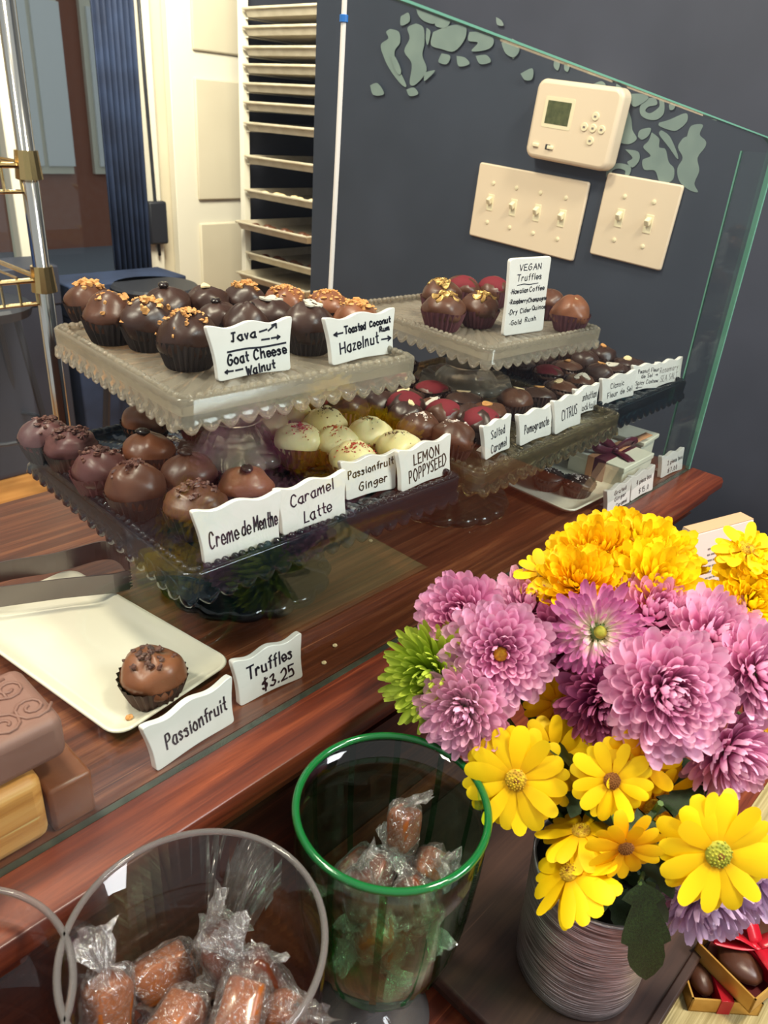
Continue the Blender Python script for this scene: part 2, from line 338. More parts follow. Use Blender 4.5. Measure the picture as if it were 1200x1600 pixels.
# ------------------------------------------------------------------ room shell
CE = .865   # counter end
def struct(name, mb, m, label=None, **k): o = obj(name, mb, m, **k); o['kind'] = 'structure'; return o
struct('floor', MB().box((-2.5, -2.2, -1.06), (4.2, 3.35, -1.0)), M['floor'])
struct('wall_right', MB().box((1.1, -2.2, -1.0), (1.2, 1.245, 1.9)), M['navy'])
def frame_wall():
    # back wall at y=3.25 with a window opening
    mb = MB(); y0, y1 = 3.25, 3.35
    x0, x1, z0, z1 = .35, 1.86, -.55, 1.7
    mb.box((-2.5, y0, -1), (x0, y1, 2.1)); mb.box((x1, y0, -1), (4.2, y1, 2.1)); mb.box((x0, y0, -1), (x1, y1, z0)); mb.box((x0, y0, z1), (x1, y1, 2.1))
    return mb
struct('wall_back', frame_wall(), M['cream_wall'])
wf = MB()
for x in (.35, .83, 1.33, 1.83): wf.box((x - .02, 3.22, -.55), (x + .03, 3.30, 1.7))
for z in (-.55, 1.68): wf.box((.35, 3.22, z - .02), (1.86, 3.30, z + .03))
win = struct('window_1', wf, M['white_trim'], bevel=.004)
obj('pane', MB().box((.36, 3.27, -.52), (1.84, 3.275, 1.67)), M['pane'], win)
struct('trim_1', MB().box((1.86, 3.21, -1), (1.95, 3.25, 2.1)), M['white_trim'], bevel=.006)
# panelled cream door in the back wall
dr = struct('door_1', MB().box((2.02, 3.2, -1), (2.75, 3.245, 1.25)), M['white_trim'], bevel=.004)
obj('door_panel', MB().box((2.13, 3.185, -.05), (2.62, 3.2, .44)), M['cream_wall'], dr, bevel=.008)
obj('door_panel', MB().box((2.13, 3.185, -.85), (2.62, 3.2, -.15)), M['cream_wall'], dr, bevel=.008)
obj('door_panel', MB().box((2.13, 3.185, .54), (2.62, 3.2, 1.15)), M['cream_wall'], dr, bevel=.008)
# street seen through the back window
st = struct('street', MB().box((-6, 3.4, -1.3), (14, 16, -1.25)), M['asphalt'])
M['farglass'] = mat('far_window_glass', (228, 230, 234), .2)  # near-white colour stands in for sky reflected in the panes
bld = thing('brick_building', 'brick building with tall pale windows across the street', 'building', (3.2, 9, -1.25))
obj('wall', MB().box((-5, 0, 0), (5, .6, 6)), M['brick'], bld)
for i in range(9):
    for k in range(2):
        fr = obj('window', MB().box((-4.3 + i * .95, -.06, .8 + k * 2.2), (-3.60 + i * .95, .02, 2.5 + k * 2.2)), M['white_trim'], bld)
        for q in range(2):
            obj('pane', MB().box((-4.24 + i * .95 + q * .35, -.09, .88 + k * 2.2), (-3.94 + i * .95 + q * .35, -.05, 2.42 + k * 2.2)), M['farglass'], fr)
obj('ledge', MB().box((-5, -.12, 2.65), (5, .02, 2.85)), M['white_trim'], bld)
# dark sheet added in place of a person's dark reflection in the glass
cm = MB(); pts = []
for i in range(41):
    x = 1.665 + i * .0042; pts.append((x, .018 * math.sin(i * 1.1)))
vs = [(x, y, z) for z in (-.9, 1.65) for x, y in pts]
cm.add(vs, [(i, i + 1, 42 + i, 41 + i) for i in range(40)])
tag(obj('dark_reflection', cm, M['darknavy'], loc=(0, 3.14, 0), smooth=True, solid=.004), 'dark navy sheet standing for a dark reflection beside the street window', 'dark_reflection')
# thermometer rod on pillar
t = thing('hanging_cord_switch', 'dark cord with a small box hanging down the cream pillar', 'cord', (1.91, 3.195, 0))
obj('cord', MB().tube([(-.02, 0, .95), (-.012, 0, .4), (.0, 0, -.12), (.004, 0, -.28)], .007), M['rubber'], t, smooth=True)
obj('switch_box', MB().box((-.045, -.02, -.23), (.045, .012, -.05)), M['rubber'], t, bevel=.01)
# ------------------------------------------------------------------ display counter
ct = thing('display_counter', 'reddish brown wooden display counter with moulded front edge', 'counter', (0, 0, 0))
def rect_loft(prof, x0, x1, y0, y1, m, name, **k):
    mb = MB(); vs = []; n = len(prof)
    for d, z in prof: vs += [(x0, y0 + d, z), (x1 - d, y0 + d, z), (x1 - d, y1, z), (x0, y1, z)]
    fs = [(4*i + q, 4*i + (q+1) % 4, 4*(i+1) + (q+1) % 4, 4*(i+1) + q) for i in range(n - 1) for q in range(4)]
    fs += [(0, 1, 2, 3), tuple(range(4*(n-1), 4*n))[::-1]]
    mb.add(vs, fs); return obj(name, mb, m, ct, **k)
rect_loft([(.0, 0), (.0, -.012)], -.6, .856, .295, .675, M['counter'], 'worktop')
rect_loft([(.006, .0), (.002, -.0015), (0, -.006), (0, -.014), (.003, -.018), (.008, -.020), (.009, -.030), (.012, -.034), (.022, -.038), (.024, -.048)], -.6, CE, .2535, .29, M['nosing'], 'nosing', bevel=.0006)
obj('channel', MB().box((-.6, .2903, -.012), (.857, .2947, -.0006)), M['channel'], ct)
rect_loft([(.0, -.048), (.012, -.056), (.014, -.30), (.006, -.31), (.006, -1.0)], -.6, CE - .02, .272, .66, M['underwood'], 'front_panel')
# lower shelf in front of it
lt = thing('lower_shelf', 'low reddish wooden shelf running below the display counter front', 'shelf', (0, 0, -.165))
obj('top', MB().box((-.5, -.5, -.02), (1.05, .284, 0)), M['table'], lt)
obj('support', MB().box((-.45, -.45, -.835), (1.0, .25, -.02)), M['underwood'], lt)
tag(obj('grasscloth_runner', MB().box((.338, -.12, -.165), (.66, .07, -.1632)), M['grass']), 'woven pale green grasscloth runner under the gold chocolate boxes', 'table runner')
# glass panes of the case
gp = thing('front_glass_pane', 'large clear greenish glass pane standing along the counter front', 'glass pane', (0, .2925, 0))
top = [(-.6, .455), (.314, .388), (.817, .347), (.848, .338)]
poly = [(-.6, 0), (.8495, 0)] + [(.8505, .338)] + [(.817, .347), (.314, .388), (-.6, .455)]
obj('pane', MB().prism(poly, -.0022, .0022), M['pane'], gp)
obj('polished_edge', MB().prism([(.8497, 0), (.8527, 0), (.8537, .3395), (.8507, .3395)], -.0024, .0024), M['glass_edge'], gp, label='green polished end edge')
te = MB(); P = [(.8527, .3385), (.817, .3475), (.314, .3885), (-.6, .4555)]
for a, b in zip(P[:-1], P[1:]): te.prism([(a[0], a[1]), (b[0], b[1]), (b[0], b[1] + .0012), (a[0], a[1] + .0012)], -.0024, .0024)
obj('top_edge', te, M['glass_edge'], gp, label='green polished top edge')
rp = thing('end_glass_pane', 'narrow upright glass strip closing the wall end of the case', 'glass pane', (.852, .297, 0))
obj('pane', MB().box((-.002, 0, 0), (.002, .026, .335)), M['pane'], rp)
obj('polished_edge', MB().box((-.002, .026, 0), (.002, .0275, .335)), M['glass_edge'], rp)
# ------------------------------------------------------------------ navy wall fittings
XW = 1.1
DAM = [((800, 0), [[(820,640),(840,590),(895,585),(880,630),(908,660),(905,690),(870,740),(878,800),(855,860),(872,900),(830,890),(785,850),(775,790),(800,740),(778,690),(800,650)],
 [(655,620),(690,650),(690,690),(720,700),(735,760),(760,790),(755,840),(720,860),(690,850),(670,800),(620,795),(612,750),(650,730),(615,690),(640,660)],
 [(690,575),(740,560),(815,530),(820,570),(775,610),(740,610),(690,590)],
 [(545,515),(560,560),(565,610),(585,650),(550,675),(500,668),(470,655),(505,620),(515,565),(530,520)],
 [(630,460),(670,460),(680,490),(640,500),(625,520),(650,530),(690,500),(690,465),(712,470),(712,530),(680,560),(640,560),(605,540),(600,500)],
 [(590,640),(600,610),(650,600),(640,635),(610,655)],
 [(420,770),(440,720),(490,700),(490,730),(450,760),(440,790)], [(530,700),(590,710),(597,750),(565,785),(540,760),(565,740)],
 [(440,830),(450,780),(500,765),(555,780),(550,820),(530,820),(530,800),(500,790),(470,800),(465,830)],
 [(490,390),(545,440),(530,490),(500,490),(480,450)], [(555,440),(610,440),(640,460),(580,500),(555,480)],
 [(700,610),(740,640),(775,720),(775,745),(735,690),(690,630)], [(200,275),(225,290),(215,330),(195,310)], [(245,290),(270,300),(262,335),(245,325)],
 [(0,180),(30,205),(20,260),(0,270)], [(735,490),(765,480),(760,510),(740,515)], [(370,400),(420,380),(440,410),(380,425)]]),
 ((450, 0), [[(480,135),(520,150),(525,200),(500,240),(510,300),(555,400),(530,395),(480,330),(450,270),(435,210),(470,180),(460,150)],
 [(600,110),(635,130),(640,200),(630,260),(650,330),(600,395),(570,390),(580,300),(545,240),(570,180),(560,130)],
 [(540,70),(565,60),(570,100),(530,120),(528,80)], [(600,30),(700,60),(690,110),(640,100),(610,70)],
 [(680,150),(760,120),(830,120),(830,180),(780,240),(720,230),(670,210)], [(850,150),(930,150),(965,190),(940,230),(860,240),(890,200),(845,190)],
 [(700,80),(760,90),(740,130),(690,120)], [(1000,200),(1050,188),(1085,230),(1060,268),(1020,250)], [(720,250),(760,262),(745,300),(705,290)], [(790,262),(830,270),(850,300),(800,310)], [(880,262),(930,258),(950,290),(900,300)], [(555,420),(590,410),(610,440),(570,450)], [(975,80),(1000,95),(1010,120),(980,115)], [(480,255),(505,270),(530,330),(520,350),(500,320)],
 [(1090,345),(1145,320),(1145,370),(1110,375)], [(385,400),(420,390),(450,440),(400,445)], [(640,340),(690,330),(640,380)], [(650,130),(668,150),(655,210),(645,180)]])]
from mathutils.geometry import tessellate_polygon
dm = MB(); npl = 0
for (ox, oy), polys in DAM:
    for pl in polys:
        sm = cat_rom(pl + [pl[0]], 4)[:-1]
        npl += 1; pts = [onx(ox + a / 3, oy + b / 3, XW - .0005 - npl * .00012) for a, b in sm]
        tri = tessellate_polygon([[Vector((p.y, p.z, 0)) for p in pts]])
        dm.add(pts, [tuple(t_) for t_ in tri])
wr = bpy.data.objects['wall_right']
obj('damask_stencil', dm, M['damask'], wr, kind='stuff', label='pale sage damask flourishes painted on the navy wall')
def wall_thing(name, label, cat, ctr, tilt):
    # local x runs to the viewer's side along the wall (world -y), z up, y into the wall
    Mx = Matrix(((0, 1, 0), (-1, 0, 0), (0, 0, 1))).to_4x4(); Mx = Matrix.Rotation(tilt, 4, Vector((1, 0, 0))) @ Mx
    Mx.translation = ctr; return thing(name, label, cat, M=Mx)
def rrect(w, h, r, n=5):
    p = []
    for cx, cz, a0 in ((w/2-r, h/2-r, 0), (-w/2+r, h/2-r, 90), (-w/2+r, -h/2+r, 180), (w/2-r, -h/2+r, 270)):
        for k in range(n + 1): a = math.radians(a0 + 90 * k / n); p.append((cx + r*math.cos(a), cz + r*math.sin(a)))
    return p
def switch_plate(px, py, n, w, label):
    t = wall_thing('switch_plate', label, 'light switch', onx(px, py, XW - .0062) , math.radians(3))
    obj('plate', MB().prism(rrect(w, .114, .004), 0, .006), M['ivory'], t, bevel=.002)
    for i in range(n):
        x = (i - (n - 1) / 2) * .046
        obj('toggle', MB().box((-.0035, -.008, -.003), (.0035, .002, .006), Matrix.Rotation(.5, 4, 'X')), M['ivory2'], t, loc=(x, 0, .004), bevel=.001)
        obj('toggle_slot', MB().box((x - .006, -.0008, -.012), (x + .006, .001, .013)), M['ivory2'], t, bevel=.0004)
        for z in (-.03, .03): obj('screw', MB().lathe([(.0001, -.0018), (.003, -.0012), (.0032, .0004)], 12, M=Matrix.Translation((x, 0, z)) @ Matrix.Rotation(PI/2, 4, 'X') @ Matrix.Scale(-1, 4, (0,0,1))), M['ivory2'], t)
switch_plate(820, 329, 4, .206, 'wide ivory wall plate with four toggle switches')
switch_plate(990, 346, 2, .117, 'small ivory wall plate with two toggle switches')
t = wall_thing('thermostat', 'ivory wall thermostat with small grey green screen above the switches', 'thermostat', onx(893, 194, XW - .028), math.radians(4))
pl = [(x * (1 - .05 * (abs(z) / .057) ** 2 * 1), z * (1 + .04 * (1 - (x / .075) ** 2))) for x, z in rrect(.146, .104, .012, 6)]
obj('case', MB().prism(pl, 0, .028), M['ivory'], t, bevel=.006, seg=3)
obj('screen', MB().box((-.046, -.0006, -.004), (-.006, .002, .026)), M['lcd'], t, label='grey green display screen')
obj('bezel', MB().prism(rrect(.05, .04, .003), -.0004, .002, Matrix.Translation((-.026, 0, .011))), M['ivory2'], t)
for i, (x, z) in enumerate(((.022, -.001), (.036, .014), (.036, -.001), (.036, -.017), (.05, -.001))):
    b = obj('button', MB().prism([(.0055*math.cos(a*PI/8), .0055*math.sin(a*PI/8)) for a in range(16)], -.0014, .001, Matrix.Translation((x, 0, z))), M['ivory2'], t, bevel=.0004)
    obj('button_mark', MB().box((x - .0018, -.0018, z - .0012), (x + .0018, -.0013, z + .0012)), M['print_grey'], b)
for x in (-.052, -.026):
    obj('slider', MB().box((x - .006, -.003, -.037), (x + .004, .001, -.032)), M['ivory2'], t, bevel=.001)
obj('slider_slot', MB().box((-.036, -.0005, -.038), (-.028, .001, -.031)), M['rubber'], t)
# white vertical cord with blue tie
t = thing('white_cord', 'thin white cord hanging behind the cake stands with blue tie', 'cord', (.58, .62, 0))
obj('cord', MB().tube([(.003, 0, .95), (.002, 0, .43), (.0, .0, .3), (-.0035, 0, .16), (-.004, 0, .0)], .0026, 10), M['cord'], t, smooth=True)
obj('tie', MB().lathe([(.003, .417), (.0042, .4175), (.0042, .423), (.003, .4235)], 12, M=Matrix.Translation((.002, 0, 0))), M['bluetape'], t)
# ------------------------------------------------------------------ speed rack in back room
M['gapdark'] = mat('dark_gap_fill', (40, 42, 52), .5)
rk = thing('tray_rack', 'tall white bakery rack holding worn sheet pans behind the navy wall', 'rack', (2.1, 2.3, -1))
for x, y in ((0, 0), (0, .5), (.6, 0), (.6, .5)):
    obj('upright', MB().box((x - .014, y - .014, 0), (x + .014, y + .014, 2.1)), M['white_trim'], rk)
obj('dark_gap_sheet', MB().box((0.0, .515, .3), (.62, .522, 2.1)), M['gapdark'], rk, label='dark sheet added to darken the gaps between trays')  # sheets added to the rack so the gaps between trays look dark
obj('dark_gap_sheet', MB().box((.6, 0, .3), (.61, .5, 2.1)), M['gapdark'], rk, label='dark sheet added to darken the gaps between trays')
def px_tray(py): return onx(430, py, 2.1).z + 1
zs = [onx(430, p, 2.1).z for p in (22, 52, 84, 112, 142, 172, 205, 258, 312, 362, 412, 442)]
names = ['second lowest', 'lowest']
order = ['top', 'second', 'third', 'fourth', 'fifth', 'sixth', 'seventh', 'eighth', 'ninth', 'tenth', 'eleventh', 'bottom']
for i, z in enumerate(zs):
    out = .05 if i in (9, 11) else 0
    for y in (.02, .48): obj('runner', MB().box((0, y - .012, z + 1 - .012), (.6, y + .012, z + 1 - .008)), M['white_trim'], rk)
    tr = thing('sheet_pan', f'worn pale sheet pan on the {order[i]} visible level of the rack', 'tray', (2.1 - .02 - out, 2.325, z - .006), group='sheet pans in the bakery rack')
    mb = MB(); vs = []
    for d, zz in ((0, .026), (.006, .022), (.016, .0), (.5, .0)):
        d2 = min(d, .02); vs += [(d2, d2, zz), (.62 - d2, d2, zz), (.62 - d2, .45 - d2, zz), (d2, .45 - d2, zz)]
    mb.add(vs, [(4*a+q, 4*a+(q+1)%4, 4*(a+1)+(q+1)%4, 4*(a+1)+q) for a in range(3) for q in range(4)] + [(12, 13, 14, 15)])
    obj('pan', mb, M['sheetpan'], tr, solid=.003)
    obj('rolled_rim', MB().tube([(0, 0, .026), (.62, 0, .026), (.62, .45, .026), (0, .45, .026), (0, 0, .026)], .0045, 6), M['sheetpan'], tr)
    if i in (8, 9, 10):
        for j in range(7):
            c = tag(obj('chocolate_piece', MB().sphere((0, 0, .012), (.022, .022, .014), 8, 5), M['choc'] if i != 8 else M['almond'], loc=(2.125 - out + .02 * (j % 2), 2.37 + j * .055, z - .006 + .003), smooth=True),
                ['pale', 'dark', 'round dark'][i - 8] + f' sweet, {order[j] if j else "first"} from the navy wall, on the {order[i]} rack tray', 'sweet', group='sweets drying on the rack trays')
# ------------------------------------------------------------------ wire shelving behind the counter
ws = thing('wire_shelving', 'chrome wire shelving unit standing behind the counter end', 'shelving', (.15, 1.2, -1))
px_ = .50; py_ = 0
for x, y in ((.365, 0), (-.5, 0), (.365, .42), (-.5, .42)):
    p = obj('post', MB().tube([(x, y, 0), (x, y, 1.75)], .0125, 14), M['chrome'], ws, smooth=True)
for z in (.28, 1.085, 1.245):
    sh = obj('wire_shelf', MB().tube([(-.5, 0, z), (.365, 0, z)], .004).tube([(-.5, .42, z), (.365, .42, z)], .004).tube([(.365, 0, z), (.365, .42, z)], .004).tube([(-.5, 0, z - .035), (.365, 0, z - .035)], .003), M['brass'], ws)
    wm = MB().tube([(0, -.002, -.035), (0, 0, .005), (0, .42, .005)], .0022, 5).mesh('wire')
    for k in range(34):
        obj('wire', wm, M['brass'], sh, loc=(-.49 + k * .0255, 0, z))
    for x in (.365,):
        obj('clamp', MB().lathe([(.013, -.02), (.019, -.018), (.016, .02), (.013, .02)], 14, M=Matrix.Translation((x, 0, z))), M['brass'], ws)
def simple_box(name, label, cat, a, b, m, bev=.006):
    base = Vector(((a[0]+b[0])/2, (a[1]+b[1])/2, a[2])); A = Vector(a) - base; B = Vector(b) - base
    t = thing(name, label, cat, base)
    obj('body', MB().box(A, B - Vector((0, 0, (B.z - A.z) * .18))), m, t, bevel=bev)
    obj('lid', MB().box((A.x - .004, A.y - .004, B.z - (B.z - A.z) * .18), (B.x + .004, B.y + .004, B.z)), m, t, bevel=bev); return t
M['bluebin'] = mat('blue_bin', (52, 84, 150), .4); M['greybin'] = mat('dark_grey_bin', (44, 48, 62), .5); M['tan'] = mat('tan_carton', (120, 84, 62), .7)
simple_box('storage_bin', 'blue lidded storage bin on the middle wire shelf', 'bin', (.28, 1.26, .092), (.44, 1.5, .2), M['bluebin'])
simple_box('storage_bin', 'dark grey storage bin beside the blue bin', 'bin', (.05, 1.26, .092), (.24, 1.5, .22), M['greybin'])
simple_box('carton', 'brown carton on the low wire shelf near the post', 'carton', (.1, 1.25, -.71), (.42, 1.55, -.42), M['tan'])
# equipment farther back: stools, jacket
def far_stool(x, y, label):
    t = thing('bar_stool', label, 'stool', (x, y, -1))
    obj('seat', MB().lathe([(.001, .7), (.16, .7), (.17, .69), (.16, .66), (.001, .66)], 24), M['rubber'], t, smooth=False)
    for k in range(4):
        a = PI/4 + k * PI/2; obj('leg', MB().tube([(.12*math.cos(a), .12*math.sin(a), .66), (.2*math.cos(a), .2*math.sin(a), 0)], .012), M['rubber'], t)
    obj('footring', MB().tube([(.165*math.cos(q*PI/12), .165*math.sin(q*PI/12), .25) for q in range(25)], .008), M['rubber'], t)
far_stool(1.25, 2.2, 'dark round stool standing on the orange floor near the window')
far_stool(.95, 2.75, 'dark round stool closer to the street window')
far_stool(1.62, 2.75, 'dark round stool below the dark reflection sheet')
t = simple_box('cabinet', 'dark navy low cabinet under the street window', 'cabinet', (1.32, 2.85, -1), (1.82, 3.06, -.3), M['darknavy'])
t = simple_box('cabinet', 'grey low cabinet beside the navy one below the window', 'cabinet', (.72, 2.85, -1), (1.28, 3.06, -.22), M['greybin'])
tw = MB(); vs = [(x*.05, .012*math.sin(j*1.3 + x) + .01*x, -j*.022 - .01*abs(x)) for j in range(9) for x in (-1, -.5, 0, .5, 1)]
tw.add(vs, [(5*j+i, 5*j+i+1, 5*j+i+6, 5*j+i+5) for j in range(8) for i in range(4)])
tg = thing('hanging_towel', 'folded beige cloth hanging from the low wire shelf', 'towel', (.33, 1.19, -.12))
obj('cloth', tw, M['cream_wall'], tg, smooth=True, solid=.004)
# ------------------------------------------------------------------ pressed glass cake stands
def stand(cx, cy, zb, zt, sx, sy, rot, m, br, nr, label, group='square pressed glass cake stands', apron=.017):
    t = thing('cake_stand', label, 'cake stand', (cx, cy, zb), math.radians(rot), group)
    h = zt - zb; zs = h - .0045; n = 84; mb = MB(); g = []
    for i in range(n + 1):
        for j in range(n + 1):
            x = (i / n - .5) * (sx - .006); y = (j / n - .5) * (sy - .006); a = math.atan2(y, x); d = math.hypot(x, y)
            k = min(1, max(0, (d - .018) / .02))
            g.append((x, y, zs - .0018 + .0018 * k * abs(math.sin(20 * a))))
    q = lambda i, j: i * (n + 1) + j
    fs = [(q(i, j), q(i+1, j), q(i+1, j+1), q(i, j+1)) for i in range(n) for j in range(n)]
    L = len(g); c4 = [q(0, 0), q(n, 0), q(n, n), q(0, n)]
    g += [(x, y, zs - .0065) for x, y in ((-sx/2+.003, -sy/2+.003), (sx/2-.003, -sy/2+.003), (sx/2-.003, sy/2-.003), (-sx/2+.003, sy/2-.003))]
    fs.append((L, L+3, L+2, L+1))
    fs += [tuple([q(i, 0) for i in range(n + 1)][::-1]) + (L, L+1), tuple(q(i, n) for i in range(n + 1)) + (L+2, L+3), tuple(q(0, j) for j in range(n + 1)) + (L+3, L), tuple([q(n, j) for j in range(n + 1)][::-1]) + (L+1, L+2)]
    mb.add(g, fs); obj('plate', mb, m, t)
    # scalloped skirt around the square
    P = []; per = .0135
    r = .010; corners = ((sx/2-r, sy/2-r, 0), (-sx/2+r, sy/2-r, 90), (-sx/2+r, -sy/2+r, 180), (sx/2-r, -sy/2+r, 270))
    path = []
    for k, (x, y, a0) in enumerate(corners):
        for s in range(7): a = math.radians(a0 + 15 * s); path.append((x + r*math.cos(a), y + r*math.sin(a), math.cos(a), math.sin(a)))
        x2, y2, a2 = corners[(k + 1) % 4]; a = math.radians(a0 + 90)
        A = (x + r*math.cos(a), y + r*math.sin(a)); b = math.radians(a2); B = (x2 + r*math.cos(b), y2 + r*math.sin(b))
        m_ = int(math.hypot(A[0]-B[0], A[1]-B[1]) / per * 8)
        for s in range(1, m_): f = s / m_; path.append((A[0]*(1-f)+B[0]*f, A[1]*(1-f)+B[1]*f, math.cos(a), math.sin(a)))
    sk = MB(); vs = []; acc = 0; tot = sum(math.hypot(path[i][0]-path[i-1][0], path[i][1]-path[i-1][1]) for i in range(len(path)))
    nl = round(tot / per); per2 = tot / nl; N = len(path)
    for i, (x, y, nx, ny) in enumerate(path):
        if i: acc += math.hypot(x - path[i-1][0], y - path[i-1][1])
        lob = abs(math.sin(PI * acc / per2)); dz = -apron - .0055 * lob ** .8; o = .0022 * lob
        prof = [(-.0040, h - .001), (-.0015, h), (0, h - .0012), (-.0006, h - apron * .8), (.0012, h - apron * .9), (o + .0005, h + dz + .002), (o - .0012, h + dz), (-.003, h + dz + .0025), (-.0042, h - apron * .8)]
        vs += [(x + nx * d, y + ny * d, z) for d, z in prof]
    K = 9
    sk.add(vs, [(i*K+k, i*K+(k+1) % K, ((i+1) % N)*K+(k+1) % K, ((i+1) % N)*K+k) for i in range(N) for k in range(K)])
    obj('scalloped_skirt', sk, m, t, smooth=True)
    bd = MB(); acc = 0; nb = int(tot * .95 / .0058); seg = tot / nb; nxt = 0
    for i in range(N):
        x, y, nx, ny = path[i]
        if i: acc += math.hypot(x - path[i-1][0], y - path[i-1][1])
        if acc >= nxt: bd.sphere((x - nx * .0052, y - ny * .0052, h - .0008), .0027, 8, 5); nxt += seg
    o = obj('bead_border', bd, m, t, smooth=True, kind='stuff')
    hp = zs - .0065
    pr = [(nr * 1.75, hp), (nr * 1.35, hp - .005), (nr * 1.02, hp - h * .16), (nr * .98, hp - h * .34), (nr * 1.12, hp - h * .46), (nr * 1.32, hp - h * .50), (nr * 1.3, hp - h * .545), (nr * 1.14, hp - h * .57),
          (nr * 1.5, hp - h * .66), (br * .72, hp - h * .78), (br * .95, .009), (br, .004), (br * .98, 0)]
    w16 = lambda a, i: 1 + (.035 * abs(math.sin(10 * a)) if i < 5 else (.0 if i < 8 else .07 * abs(math.sin(8 * a)) ** .7))
    pe = MB().lathe(pr, 128, w16, capb=False, capt=True); inner = [(br * .9, 0), (br * .8, .003), (nr * .5, hp - h * .72)]
    obj('pedestal', MB().lathe(pr[:8], 128, w16, capb=True, capt=True), m, t, smooth=True)
    obj('foot', MB().lathe(pr[7:], 128, lambda a, i: w16(a, i + 7), capb=True, capt=True), m, t, smooth=True)
    return t
ZB = .102
stand(.3215, .4355, 0, ZB, .239, .239, -2.6, M['smoke'], .066, .026, 'blue smoky glass cake stand carrying the coffee and white chocolate truffles')
stand(.5615, .4205, 0, ZB, .230, .231, 0.5, M['amber_reflect'], .06, .024, 'glass cake stand tinted by amber reflection, with the salted caramel and citrus cards')
stand(.7635, .432, 0, ZB, .166, .235, 0, M['teal'], .05, .022, 'dark teal glass cake stand against the end glass near the navy wall')
ZA = .1865
Ax, Ay = .3215 - .024, .4355; 
pa, pb, pc = onz(68, 508, ZA), onz(285, 625, ZA), onz(665, 557, ZA); ca = (pa + pc) / 2
stand(ca.x, ca.y, ZB - .0045, ZA, (pc - pb).length, (pb - pa).length, -4.6, M['crystal'], .042, .0165, 'clear glass cake stand stacked on top of the blue smoky one')
ZE = .170
stand(.6285, .4635, ZB - .0045, ZE, .172, .198, -5, M['crystal'], .046, .0175, 'clear glass cake stand raised under the small vegan truffles', apron=.015)
# ------------------------------------------------------------------ truffles
def cup_mesh(name, n, h, rb, rt):
    mb = MB(); vs = []; rings = [(rb * .96, 0), (rb, .0012), ((rb + rt) / 2, h * .5), (rt, h)]
    for i, (r, z) in enumerate(rings):
        for k in range(2 * n):
            a = PI * k / n; rr = r * (1 + (.045 if k % 2 else -.03) * (0.3 if i == 0 else 1)); zz = z + ((.0009 * math.sin(3 * a + n) + .0005 * (k % 2)) if i == 3 else 0)
            vs.append((rr * math.cos(a), rr * math.sin(a), zz))
    m = 2 * n; fs = [(i*m+k, i*m+(k+1) % m, (i+1)*m+(k+1) % m, (i+1)*m+k) for i in range(3) for k in range(m)] + [tuple(range(m))[::-1]]
    mb.add(vs, fs); return mb.mesh(name)
CUPS = [cup_mesh('paper_cup', 26, .0165, .0138, .0192), cup_mesh('paper_cup', 30, .0172, .0142, .0190)]
CUPM = {}
def cup(mk):
    k = (mk, random.randrange(2))
    if k not in CUPM: me = CUPS[k[1]].copy(); me.materials.append(M[mk]); CUPM[k] = me
    return CUPM[k]
BODM = {}
RZ = {'tall': .0172, 'peak': .0150, 'swirl': .0150, 'round': .0142, 'flat': .0098}
def body(kind, mk):
    v = random.randrange(4); key = (kind, mk, v)
    if key in BODM: return BODM[key]
    ph = [U(0, 6.28) for _ in range(6)]
    def fn(p):
        x, y, z = p; a = math.atan2(y, x); q = 1 + .035 * math.sin(2*a + ph[0]) + .034 * math.sin(3*a + 3*z + ph[1]) + .028 * math.sin(6*z + 4*x + ph[2]) + .018 * math.sin(6*a + 5*z + ph[3]) + .016 * math.sin(9*x + 7*y*z + ph[4])
        if z > .5 and kind == 'peak': q += .20 * ((z - .5) / .5) ** 2
        if kind == 'swirl' and z > .3: q += .035 * math.sin(a + 18 * z)
        if z < -.5: q *= .92
        return q
    rz = RZ[kind]; zc = {'flat': .0125, 'tall': .0175}.get(kind, .0165)
    me = MB().sphere((0, 0, zc), (.0186, .0183, rz), 32, 20, fn).mesh('chocolate_body', True); me.materials.append(M[mk]); BODM[key] = me; me['top'] = zc + rz; return me
TOPM = {}
